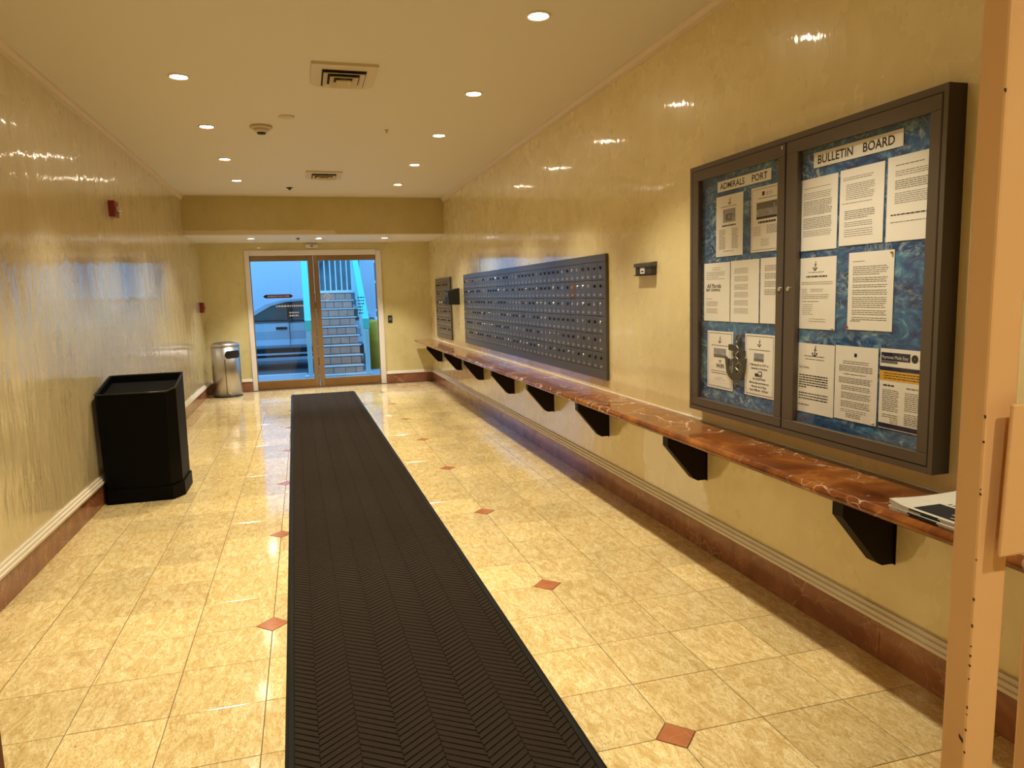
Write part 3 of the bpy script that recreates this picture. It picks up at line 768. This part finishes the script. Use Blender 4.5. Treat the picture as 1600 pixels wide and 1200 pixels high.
bb = thing('drop_box', 'black drop box on the right wall between the two mailbox banks', 'box', (XR, 7.45, 1.225))
MB().prism([(XR, 1.228), (.785, 1.228), (.785, 1.405), (XR, 1.44)], 7.35, 7.60).build('box_body', 'black_matte', bb)
bx('slot_flap', 'black_plastic', .780, .786, 7.38, 7.57, 1.33, 1.395, parent=bb, bev=.002)
MB().lathe([(.012, 0), (.012, -.010), (.001, -.011)], (.785, 7.40, 1.37), 12, 'x').build('lock', 'chrome', bb)
ib = thing('wall_holder', 'small black wall box with a white label between mailboxes and bulletin board', 'box', (XR, 2.01, 1.437))
bx('box_body', 'board_side', .893, XR, 1.917, 2.118, 1.439, 1.49, parent=ib, bev=.003)
MB().prism([(XR, 1.486), (.884, 1.486), (.884, 1.506), (XR, 1.513)], 1.913, 2.122).build('hood', 'mail_bronze', ib)
bx('bottom_lip', 'black_matte', .887, .92, 1.913, 2.125, 1.436, 1.441, parent=ib)
bx('paper_label', 'paper', .8915, .8929, 1.998, 2.052, 1.447, 1.481, parent=ib); bx('label_print', 'ink', .8909, .8914, 2.008, 2.040, 1.455, 1.464, parent=ib)

# ------------------------------------------------------------------ glazed bulletin board
bo = thing('bulletin_board', 'bronze framed bulletin board cabinet with two glass doors on the right wall', 'board', (XR, .68, .746))
BX, BACK = .860, .889
Y0, Y1, Z0, Z1 = -.068, 1.428, .746, 1.940
cs = MB()
cs.box(BX, XR, Y0+.0165, Y1, Z1-.022, Z1); cs.box(BX, XR, Y0+.0165, Y1, Z0, Z0+.022); cs.box(BX, XR, Y1-.022, Y1, Z0+.022, Z1-.022, bev=.001)
cs.build('case_frame', 'board_bronze', bo)
bx('case_side', 'board_side', BX+.0015, XR, Y0, Y0+.016, Z0, Z1, parent=bo)
bx('case_rim', 'board_bronze', BX, BX+.0015, Y0, Y0+.016, Z0, Z1, parent=bo)
bx('backing_print', 'ocean_print', BACK, BACK+.012, Y0+.017, Y1-.022, Z0+.022, Z1-.022, parent=bo)
def board_door(ya, yb, ga, gb, lab):
    r = MB(); za, zb, g0, g1 = .771, 1.915, .811, 1.868; x0, x1 = BX-.002, BX+.018
    r.box(x0, x1, ya, yb, g1, zb, bev=.002); r.box(x0, x1, ya, yb, za, g0, bev=.002); r.box(x0, x1, ya, ga, g0, g1, bev=.002); r.box(x0, x1, gb, yb, g0, g1, bev=.002)
    d_ = r.build('cabinet_door', 'board_bronze', bo); d_['label'] = lab
    bx('glass_pane', 'glass', BX+.008, BX+.0105, ga-.003, gb+.003, g0-.003, g1+.003, parent=d_)
    gk = MB()
    for a in ((ya-.004, ya, za-.004, zb+.004), (yb, yb+.004, za-.004, zb+.004), (ya, yb, zb, zb+.004), (ya, yb, za-.004, za)): gk.box(BX+.0004, BX+.012, *a)
    gk.build('gasket', 'gap_black', d_)
    return d_
dl = board_door(.690, 1.400, .735, 1.348, 'left door of the bulletin board')
dr = board_door(-.048, .680, -.006, .612, 'right door of the bulletin board')
for y, d_ in ((.7065, dl), (.652, dr)):
    MB().use('chrome').lathe([(.010, -.0015), (.010, -.006), (.008, -.008), (.001, -.0082)], (BX, y, 1.342), 16, 'x').build('lock', None, d_)
bx('white_scuff', 'paper_card', BX-.0026, BX-.0019, .706, .711, 1.895, 1.907, parent=dl)

PX = BACK-.003
def sheet(name, label, y1, y0, z0, z1, m='paper', tilt=0, cat='notice'):
    """paper facing the hall: y1 is its left edge as one reads it"""
    r = thing(name, label, cat, (PX, (y0+y1)/2, (z0+z1)/2), None)
    r.rotation_euler.x = tilt
    bx('sheet', m, PX, PX+.0008, y0, y1, z0, z1, parent=r)
    r['_'] = 0; del r['_']
    return r
def bars(r, y1, y0, ztop, n, pitch=.0062, h=.0024, m='ink_grey', ragged=.25, name='printed_lines', dash=True):
    mb = MB(); x = PX-.0005
    for k in range(n):
        e = y0+(y1-y0)*random.uniform(0, ragged) if k % 5 == 4 or ragged < .1 else y0+(y1-y0)*random.uniform(0, .06)
        y = y1; z = ztop-k*pitch
        while y > e+.002:
            wd = random.uniform(.006, .020) if dash else (y-e)
            ye = max(e, y-wd); mb.quad((x, y, z), (x, ye, z), (x, ye, z+h), (x, y, z+h)); y = ye-.0028
    o = mb.build(name, m, r); o['kind'] = 'stuff'; return o
def rect(r, nm, y1, y0, z0, z1, m, dx=.0004):
    x = PX-dx; mb = MB(); mb.quad((x, y1, z0), (x, y0, z0), (x, y0, z1), (x, y1, z1)); return mb.build(nm, m, r)
def border(r, y1, y0, z0, z1, w_=.0016, m='ink'):
    mb = MB(); x = PX-.0005
    for a in ((y1, y0, z0, z0+w_), (y1, y0, z1-w_, z1), (y1, y1-w_, z0, z1), (y0+w_, y0, z0, z1)):
        mb.quad((x, a[0], a[2]), (x, a[1], a[2]), (x, a[1], a[3]), (x, a[0], a[3]))
    return mb.build('printed_border', m, r)
def emblem(r, y, z, s):
    """small printed anchor"""
    mb = MB(); x = PX-.0006
    def q(a, b, w_):
        (ya, za), (yb, zb) = a, b; dy, dz = yb-ya, zb-za; L = math.hypot(dy, dz); ny, nz = -dz/L*w_/2, dy/L*w_/2
        mb.quad((x, y-s*(ya+ny), z+s*(za+nz)), (x, y-s*(yb+ny), z+s*(zb+nz)), (x, y-s*(yb-ny), z+s*(zb-nz)), (x, y-s*(ya-ny), z+s*(za-nz)))
    q((.08, .5), (-.08, -.5), .14); q((-.18, .26), (.30, .18), .09)
    pts = [(-.45, -.12), (-.38, -.36), (-.10, -.50), (.18, -.42), (.38, -.15)]
    for a, b in zip(pts, pts[1:]): q(a, b, .13)
    q((-.45, -.12), (-.25, -.22), .1); q((.38, -.15), (.16, -.2), .1)
    for k in range(8):
        a, b = 2*math.pi*k/8, 2*math.pi*(k+1)/8; q((.10+.09*math.cos(a), .58+.09*math.sin(a)), (.10+.09*math.cos(b), .58+.09*math.sin(b)), .05)
    return mb.build('anchor_emblem', 'ink', r)
def pin(r, y, z, m):
    MB().lathe([(.004, -.0005), (.005, -.006), (.003, -.009), (.001, -.0095)], (PX, y, z), 8, 'x').build('push_pin', m, r)

s = sheet('title_strip', 'white title strip reading ADMIRALS PORT in the left board door', 1.222, .8155, 1.796, 1.8435, 'paper_card', cat='sign')
wall_text('ADMIRALS', PX-.0005, 1.200, 1.806, .040, 'ink', s, width=.195, bold=.0006); wall_text('PORT', PX-.0005, .950, 1.806, .040, 'ink', s, width=.110, bold=.0006)
s = sheet('title_strip', 'white title strip reading BULLETIN BOARD in the right board door', .553, .123, 1.795, 1.851, 'paper_card', cat='sign')
wall_text('BULLETIN', PX-.0005, .530, 1.808, .044, 'ink', s, width=.182, bold=.0007); wall_text('BOARD', PX-.0005, .300, 1.808, .044, 'ink', s, width=.142, bold=.0007)

G1 = 'left board door'
s = sheet('notice', 'notice with a small photo and price list, upper left of the left board door', 1.231, 1.013, 1.498, 1.7745)
emblem(s, 1.118, 1.745, .026); bars(s, 1.19, 1.06, 1.722, 1, h=.003, ragged=.05); rect(s, 'photo', 1.172, 1.072, 1.652, 1.712, 'photo_print'); rect(s, 'photo_highlight', 1.150, 1.10, 1.662, 1.690, 'ink_grey', .0006); rect(s, 'photo_highlight', 1.135, 1.108, 1.668, 1.684, 'ink_faint', .0007)
bars(s, 1.18, 1.065, 1.634, 1, h=.007, m='ink', ragged=.05, name='heading_line'); bars(s, 1.205, 1.150, 1.618, 14, .0066, m='ink_grey', ragged=.6); bars(s, 1.10, 1.050, 1.618, 14, .0066, m='ink_grey', ragged=.3); bars(s, 1.17, 1.08, 1.520, 1)
s = sheet('notice', 'bordered notice with a building photo, upper right of the left board door', .952, .742, 1.502, 1.7755)
border(s, .944, .75, 1.51, 1.767); rect(s, 'emblem_dot', .875, .858, 1.737, 1.754, 'ink'); bars(s, .850, .80, 1.746, 2, .008, ragged=.05); bars(s, .90, .77, 1.725, 1, h=.003)
rect(s, 'photo', .913, .772, 1.640, 1.710, 'photo_print'); rect(s, 'photo_sky', .913, .772, 1.682, 1.710, 'ink_grey', .0006); rect(s, 'photo_tower', .795, .785, 1.648, 1.70, 'ink_faint', .0007); rect(s, 'photo_ground', .913, .772, 1.640, 1.650, 'ink', .0007); rect(s, 'photo_building', .90, .85, 1.650, 1.672, 'ink_faint', .0007)
bars(s, .90, .775, 1.622, 1, h=.009, m='ink', ragged=.05, name='heading_line'); bars(s, .935, .88, 1.607, 6, .007, m='ink_faint', ragged=.4); bars(s, .84, .765, 1.609, 6, .0062, m='ink_grey', ragged=.05); bars(s, .88, .82, 1.552, 4, .008, m='ink_faint')
s = sheet('notice', 'notice with bold slanted pest control heading, middle left of the left board door', 1.335, 1.1115, 1.1955, 1.4715)
bars(s, 1.26, 1.19, 1.447, 2, .009, m='ink_faint'); bars(s, 1.315, 1.15, 1.426, 3, .007, m='ink_faint'); bars(s, 1.315, 1.20, 1.403, 1, m='ink_faint'); bars(s, 1.315, 1.15, 1.394, 1, m='ink_faint')
wall_text('All Florida', PX-.0005, 1.310, 1.353, .028, 'ink', s, width=.125, bold=.0005, shear=.25); wall_text('PEST CONTROL', PX-.0005, 1.316, 1.337, .017, 'ink', s, width=.125, bold=.0005, shear=.25)
bars(s, 1.315, 1.26, 1.300, 1, m='ink_faint'); bars(s, 1.312, 1.21, 1.286, 4, .0062, m='ink_faint'); bars(s, 1.312, 1.21, 1.252, 4, .0062, m='ink_faint')
s = sheet('notice', 'typed notice with six short paragraphs, middle of the left board door', 1.105, .888, 1.1955, 1.4735)
for k in range(6): bars(s, 1.075, .965, 1.436-.036*k, 4, .0064, m='ink_faint', ragged=.1)
s = sheet('notice', 'typed notice partly hidden by the frame, middle right of the left board door', .878, .700, 1.1965, 1.4745)
for k in range(4): bars(s, .848, .72, 1.440-.034*k, 4, .0064, m='ink_grey', ragged=.3)
s = sheet('notice', 'bordered notice headed WiFi, lower left of the left board door', 1.300, 1.080, .871, 1.1475, 'paper_card')
border(s, 1.291, 1.089, .880, 1.139, .0022); emblem(s, 1.19, 1.106, .028); bars(s, 1.262, 1.108, 1.078, 1, h=.003, m='ink', ragged=.05)
rect(s, 'photo', 1.243, 1.137, 1.022, 1.066, 'photo_print'); rect(s, 'photo_water', 1.243, 1.137, 1.022, 1.036, 'ink_grey', .0006)
wf_ = MB()
for rr in (.006, .012, .018):
    for k in range(6):
        a, b2 = R(45+15*k), R(60+15*k)
        wf_.quad(*[(PX-.0006, 1.187-r_*math.cos(t_), .993+r_*math.sin(t_)) for r_, t_ in ((rr, a), (rr, b2), (rr-.003, b2), (rr-.003, a))])
wf_.build('wireless_symbol', 'ink', s)
wall_text('WiFi', PX-.0005, 1.188, .972, .028, 'ink', s, width=.07, bold=.0008, centre=True); bars(s, 1.265, 1.115, .955, 1, h=.003, m='ink_grey', ragged=.05); bars(s, 1.262, 1.122, .944, 1, h=.0035, m='ink', ragged=.05); bars(s, 1.215, 1.165, .924, 1, m='ink_faint'); bars(s, 1.235, 1.14, .915, 1, m='ink_faint')
s = sheet('notice', 'bordered notice about moving in or out, lower right of the left board door', .984, .771, .872, 1.147, 'paper_card')
border(s, .976, .779, .880, 1.139, .0022); emblem(s, .877, 1.108, .028); bars(s, .952, .795, 1.077, 1, h=.003, m='ink', ragged=.05)
rect(s, 'photo', .917, .845, 1.028, 1.064, 'photo_print'); rect(s, 'photo_water', .917, .845, 1.028, 1.040, 'ink_grey', .0006)
for k, (tx, wd) in enumerate((('If Moving IN or OUT or', .135), ('Deliveries or Furniture', .118))): wall_text(tx, PX-.0005, .878, 1.008-.016*k, .0135, 'ink', s, width=wd, centre=True, bold=.0003)
tk = MB()
for a in ((.908, .885, .962, .975), (.884, .858, .966, .985), (.884, .882, .962, .985), (.858, .856, .962, .985), (.908, .856, .960, .964)): tk.quad((PX-.0006, a[0], a[2]), (PX-.0006, a[1], a[2]), (PX-.0006, a[1], a[3]), (PX-.0006, a[0], a[3]))
tk.build('truck_symbol', 'ink', s); rect(s, 'truck_window', .880, .862, .970, .981, 'paper', .0008)
for k, (tx, wd) in enumerate((('NO EXCEPTIONS', .090), ('Moving days and times are', .140), ('Monday thru Friday', .108), ('from 9:00 am - 4:30 pm', .132))): wall_text(tx, PX-.0005, .878, .945-.0165*k, .0135, 'ink', s, width=wd, centre=True, bold=.0003)
# wall anchor between the two bordered notices
an = thing('anchor_ornament', 'dark iron anchor ornament hung between two bordered notices in the board', 'anchor', (PX, 1.035, .93))
ax, ay = PX-.0078, 1.037
def plate(nm, poly, m='anchor_iron', t_=.0055): MB().prism(poly, ax-t_, ax+t_, 'x').build(nm, m, an)
plate('shank', [(ay-.020, 1.108), (ay-.002, 1.110), (ay+.022, .985), (ay+.026, .955), (ay-.004, .955), (ay-.004, .99)])
MB().tube([(ax, ay-.012+.016*math.cos(R(a)), 1.120+.018*math.sin(R(a))) for a in range(0, 361, 30)], .005, 6).build('ring', 'anchor_iron', an, smooth=True)
plate('stock', [(ay+.060, 1.092), (ay+.060, 1.066), (ay+.036, 1.064), (ay+.016, 1.072), (ay-.016, 1.066), (ay-.036, 1.048), (ay-.058, 1.044), (ay-.058, 1.070), (ay-.030, 1.080), (ay+.02, 1.088), (ay+.036, 1.092)], t_=.0062)
oc, ic = [], []
for a in range(150, 391, 15):
    oc.append((ay+.010+.072*math.cos(R(a)), .990+.064*math.sin(R(a)))); ic.append((ay+.010+.056*math.cos(R(a)), 1.002+.046*math.sin(R(a))))
cr = MB()
for (o0, o1, i0, i1) in zip(oc, oc[1:], ic, ic[1:]): cr.prism([o0, o1, i1, i0], ax-.006, ax+.006, 'x')
cr.build('arm', 'anchor_iron', an)
MB().tube([(ax, ay+.010+.040*math.cos(R(a)), .992+.040*math.sin(R(a))) for a in range(0, 361, 24)], .0055, 6).build('rope_ring', 'ink_grey', an, smooth=True)
MB().tube([(ax-.004, ay-.010+.016*math.sin(k*1.1), 1.11-k*.009) for k in range(16)], .0035, 6).build('chain', 'chrome', an, smooth=True)
for sgn, zz in ((1, 1.012), (-1, 1.012)): plate('fluke', [(ay+.010+sgn*.048, zz), (ay+.010+sgn*.080, zz+.022), (ay+.010+sgn*.074, zz-.020)])

s = sheet('notice', 'typed sheet at the upper left of the right board door under the title', .632, .4185, 1.487, 1.759)
bars(s, .605, .45, 1.722, 1, m='ink_faint'); bars(s, .605, .45, 1.703, 4, .0066, m='ink_faint'); bars(s, .605, .445, 1.672, 9, .0062); bars(s, .605, .445, 1.608, 7, .0062); bars(s, .605, .445, 1.560, 4, .0062, m='ink_faint')
s = sheet('notice', 'typed sheet at the upper middle of the right board door under the title', .407, .197, 1.4925, 1.7615)
bars(s, .392, .245, 1.730, 2, .007, m='ink_faint'); bars(s, .375, .235, 1.705, 9, .0064, m='ink_faint'); bars(s, .395, .25, 1.640, 1, m='ink_faint'); bars(s, .38, .235, 1.612, 5, .0066); bars(s, .38, .24, 1.572, 3, .0066, m='ink_faint'); bars(s, .38, .24, 1.546, 4, .0075, m='ink_faint')
s = sheet('notice', 'typed sheet at the upper right of the right board door, cut off by the frame', .184, -.030, 1.491, 1.766)
bars(s, .150, .03, 1.735, 1); bars(s, .150, -.02, 1.715, 3, .0066, m='ink_faint'); bars(s, .150, -.02, 1.685, 5, .0064); bars(s, .150, -.02, 1.645, 6, .0064, m='ink_faint'); bars(s, .165, -.02, 1.575, 1, h=.004, m='ink'); bars(s, .165, .0, 1.552, 1, m='ink_grey')
s = sheet('notice', 'anchor headed letter at the middle left of the right board door', .632, .4155, 1.184, 1.4595)
emblem(s, .530, 1.425, .028); bars(s, .570, .48, 1.402, 1, m='ink_grey'); bars(s, .580, .46, 1.384, 1, h=.006, m='ink', ragged=.04); bars(s, .608, .43, 1.364, 2, .0068, m='ink_faint'); bars(s, .605, .575, 1.337, 3, .0068, m='ink_faint'); bars(s, .555, .48, 1.337, 2, .0068, m='ink_faint'); bars(s, .605, .45, 1.316, 3, .0068, m='ink_faint'); bars(s, .605, .50, 1.290, 1); bars(s, .600, .54, 1.277, 6, .0074, m='ink_faint'); bars(s, .56, .46, 1.222, 2, .009, m='ink_faint')
pin(s, .425, 1.190, 'pin_clear')
s = sheet('notice', 'long typed letter pinned in the centre of the right board door', .3515, .1415, 1.1905, 1.465)
bars(s, .330, .27, 1.432, 1); zt = 1.413
for n in (5, 3, 2, 3, 6, 3, 2): bars(s, .330, .165, zt, n, .0068); zt -= n*.0068+.005
bars(s, .335, .285, 1.221, 1, m='ink')
pin(s, .350, 1.200, 'pin_red'); pin(s, .1500, 1.456, 'ink_yellow')
s = sheet('notice', 'anchor headed letter in large type, lower left of the right board door', .6315, .411, .852, 1.127)
emblem(s, .520, 1.096, .034); bars(s, .580, .462, 1.076, 1, h=.003, m='ink', ragged=.04); bars(s, .575, .465, 1.064, 1, h=.003, ragged=.04)
wall_text('Dear Owners,', PX-.0005, .610, 1.028, .014, 'ink', s, width=.060)
bars(s, .610, .440, .998, 5, .0095, .0045, 'ink', .04); bars(s, .610, .565, .9505, 1, h=.0045, m='ink'); bars(s, .610, .440, .926, 3, .0105, .0045, 'ink', .05); bars(s, .610, .545, .880, 1, h=.004, m='ink_grey')
s = sheet('notice', 'dense typed letter, lower middle of the right board door', .4065, .1965, .856, 1.130)
rect(s, 'emblem_dot', .310, .297, 1.092, 1.105, 'ink'); bars(s, .366, .236, 1.073, 2, .007, m='ink_grey', ragged=.04); bars(s, .385, .22, 1.056, 4, .0058); bars(s, .36, .25, 1.026, 1, m='ink'); bars(s, .385, .22, 1.012, 4, .0058); bars(s, .37, .225, .982, 3, .0064); bars(s, .372, .225, .957, 4, .0064); bars(s, .372, .225, .925, 4, .0064); bars(s, .372, .24, .894, 2, .0068, m='ink_faint'); bars(s, .345, .27, .880, 3, .006)
pin(s, .2080, .865, 'pin_clear')
s = sheet('flyer', 'printed flyer with navy and yellow bands, lower right of the right board door', .187, -.028, .8575, 1.133, 'paper_card', cat='flyer')
rect(s, 'navy_banner', .183, .058, 1.092, 1.120, 'ink_navy'); wall_text('Payments Made Easy', PX-.0008, .178, 1.099, .016, 'paper', s, width=.112)
rect(s, 'navy_banner', .183, .110, 1.083, 1.091, 'ink_grey'); 
mb = MB().lathe([(.014, -.0004), (.001, -.0006)], (PX, .040, 1.105), 20, 'x', cap=False); mb.build('round_emblem', 'ink', s); wall_text('AFP', PX-.0006, .022, 1.098, .016, 'ink_grey', s, width=.026)
rect(s, 'navy_band', .187, -.028, 1.058, 1.072, 'ink_navy'); rect(s, 'yellow_band', .187, -.028, 1.024, 1.057, 'ink_yellow'); bars(s, .168, -.02, 1.048, 3, .0085, .003, 'ink', .2)
bars(s, .170, .120, 1.005, 1, h=.005, m='ink', ragged=.04); bars(s, .070, -.005, 1.003, 1, h=.004, m='ink_grey', ragged=.04); bars(s, .172, .100, .990, 12, .0064, m='ink_grey'); bars(s, .075, -.02, .988, 10, .0064, m='ink_grey'); bars(s, .170, .100, .905, 2, .007); bars(s, .075, -.02, .917, 7, .0058); bars(s, .135, .1, .892, 3, .006, m='ink_faint')
rect(s, 'navy_band', .187, -.028, .860, .876, 'ink_navy')

# ------------------------------------------------------------------ bins
def octo(x0, x1, y0, y1, c): return [(x0+c*.3, y0), (x1-c, y0), (x1, y0+c*1.8), (x1, y1), (x0, y1), (x0, y0+c*.3)]
wb = thing('waste_bin', 'tall black faceted waste bin against the left wall', 'bin', (-2.15, 3.72, 0))
x0, x1, y0, y1 = -2.385, -1.905, 3.50, 3.94
MB().prism(octo(x0, x1+.006, y0-.006, y1, .062), 0, .098, 'z').build('plinth', 'bin_black', wb)
bd = MB(); P0 = octo(x0+.004, x1-.006, y0+.004, y1-.004, .06); P1 = octo(x0-.008, x1+.0, y0-.002, y1, .05)
def zt_(p): return .752+.085*(p[1]-y0)/(y1-y0)
A = [bd.bm.verts.new((*p, .098)) for p in P0]; B = [bd.bm.verts.new((*p, zt_(p))) for p in P1]
k = .94; cx, cy = (x0+x1)/2, (y0+y1)/2
Cc = [bd.bm.verts.new((cx+(p[0]-cx)*k, cy+(p[1]-cy)*k, zt_(p)-.001)) for p in P1]
D = [bd.bm.verts.new((cx+(p[0]-cx)*k*.95, cy+(p[1]-cy)*k*.95, .30)) for p in P1]
for a, b2 in ((A, B), (B, Cc), (Cc, D)):
    for q in range(6): bd.face([a[q], a[(q+1) % 6], b2[(q+1) % 6], b2[q]])
bd.face(D); bd.face(A); bd.build('bin_body', 'bin_black', wb)
rm = MB(); pts = [(p[0], p[1], zt_(p)+.003) for p in P1]; rm.tube(pts+[pts[0]], .006, 6); rm.build('rim', 'black_plastic', wb, smooth=True)
lb = MB(); q0 = octo(x0+.01, x1-.01, y0+.01, y1-.01, .055); lb.face([lb.bm.verts.new((p[0], p[1], zt_(p)-.045)) for p in q0]); lb.build('bin_liner', 'bin_inside', wb)
tc_ = thing('trash_can', 'brushed steel cylindrical trash can in the far left corner', 'bin', (-2.122, 9.14, 0))
cx, cy, rr = -2.122, 9.14, .192
sbm = MB().lathe([(rr, .018), (rr, .72)], (cx, cy, 0), 48, cap=True); sbm.build('can_body', 'steel_brushed', tc_, smooth=True)
MB().lathe([(rr+.004, 0), (rr+.004, .016), (rr, .020)], (cx, cy, 0), 40).build('base_ring', 'black_plastic', tc_, smooth=True)
MB().lathe([(rr+.002, .716), (rr+.002, .735), (rr*.97, .748), (rr*.80, .770), (rr*.45, .784), (.002, .788)], (cx, cy, 0), 48).build('lid', 'steel_brushed', tc_, smooth=True)
def curved_patch(a0, a1, z0, z1, rad, rc, nm, m_):
    q = MB(); n = 16; rows = []
    for i in range(n+1):
        u = i/n; a = a0+(a1-a0)*u
        s_ = min(u, 1-u)*abs(a1-a0)*rad; c = min(s_, rc); dz = rc-math.sqrt(max(0, rc*rc-(rc-c)**2)) if rc > 0 else 0
        rows.append([q.bm.verts.new((cx+rad*math.cos(a), cy+rad*math.sin(a), z)) for z in (z0+dz, z1-dz)])
    for a, b2 in zip(rows, rows[1:]): q.face([a[0], b2[0], b2[1], a[1]])
    q.build(nm, m_, tc_, smooth=True)
curved_patch(R(-88), R(-14), .556, .662, rr+.0025, .05, 'deposit_slot', 'black_matte')
curved_patch(R(-90), R(-87.5), .05, .545, rr+.0015, 0, 'panel_seam', 'lock_dark'); curved_patch(R(-14), R(-12), .05, .72, rr+.0015, 0, 'panel_seam', 'lock_dark')

# fire strobe, pull station
fs = thing('fire_strobe', 'red fire alarm strobe high on the left wall', 'alarm', (XL, 4.565, 2.09))
bx('back_plate', 'red_plastic', XL, XL+.045, 4.50, 4.63, 2.03, 2.155, parent=fs, bev=.004); bx('strobe_lens', 'lens_clear', XL+.045, XL+.075, 4.53, 4.60, 2.075, 2.11, parent=fs, bev=.006)
fp = thing('fire_pull', 'red fire alarm pull station low on the left wall near the steel can', 'alarm', (XL, 9.27, 1.27))
bx('pull_body', 'red_plastic', XL, XL+.05, 9.20, 9.34, 1.20, 1.345, parent=fp, bev=.005); bx('pull_handle', 'red_plastic', XL+.05, XL+.062, 9.22, 9.32, 1.25, 1.28, parent=fp, bev=.003)

# ------------------------------------------------------------------ near door frame (right edge of the view)
def leaning(name, m, xa, xb, y0, y1, dtop, parent=None, bev=.004, z1=2.1):
    mb = MB().box(xa, xb, y0, y1, 0, z1, bev=bev, seg=2)
    for v in mb.bm.verts: v.co.x += dtop*v.co.z
    return mb.build(name, m, parent)
DY = -1.08
ml = struct(leaning('trim_4', 'cream_steel', -.127, -.071, DY, DY+.042, .0085))
chp = MB()
rng = random.Random(3)
for z in [.665, .70, .725, .735, .78, .80, .815, .83, .86, .90, .96, 1.055, 1.063, 1.13, 1.165, 1.60]:
    y = DY; x = -.1275+.0085*z; s1 = rng.uniform(.0004, .0012); s2 = rng.uniform(.0010, .0040)
    chp.quad((x-.0003, y+.0015, z), (x+s1, y-.0004, z-s2*.3), (x+s1, y-.0004, z+s2), (x-.0003, y+.0015+s1, z+s2*1.2))
chp.quad((-.1218, DY+.004, .678), (-.1218, DY+.011, .684), (-.1218, DY+.012, .690), (-.1218, DY+.004, .684))
chp.build('paint_chip', 'cream_chip', ml)
struct(leaning('trim_5', 'jamb_brown', -1.38, -1.3225, DY-.10, DY, 0))
hd = MB(); hd.box(-1.38, .93, DY, DY+.10, 2.1, 2.16); hd.box(XL, XR, DY, DY+.10, 2.16, CZ); hd.box(XL, -1.38, DY, DY+.10, 0, 2.16); hd.box(.85, XR, DY, DY+.10, 0, 2.1)
struct(hd.build('wall_near', 'plaster_far'))
d3 = thing('door_3', None, None, (.4, DY+.02, 0)); del d3['label']; del d3['category']; d3['kind'] = 'structure'
leaning('door_panel', 'cream_steel', .023, .84, DY, DY+.042, .004, parent=d3, z1=2.08)
gp = MB().box(-.105, .06, DY-.024, DY-.017, .970, 1.186, bev=.003, seg=2)
for v in gp.bm.verts: v.co.x += .04*(v.co.z-.97)
gp.build('latch_guard', 'cream_steel', d3)
bx('guard_spacer', 'cream_steel', .03, .06, DY-.017, DY, .97, 1.16, parent=d3)
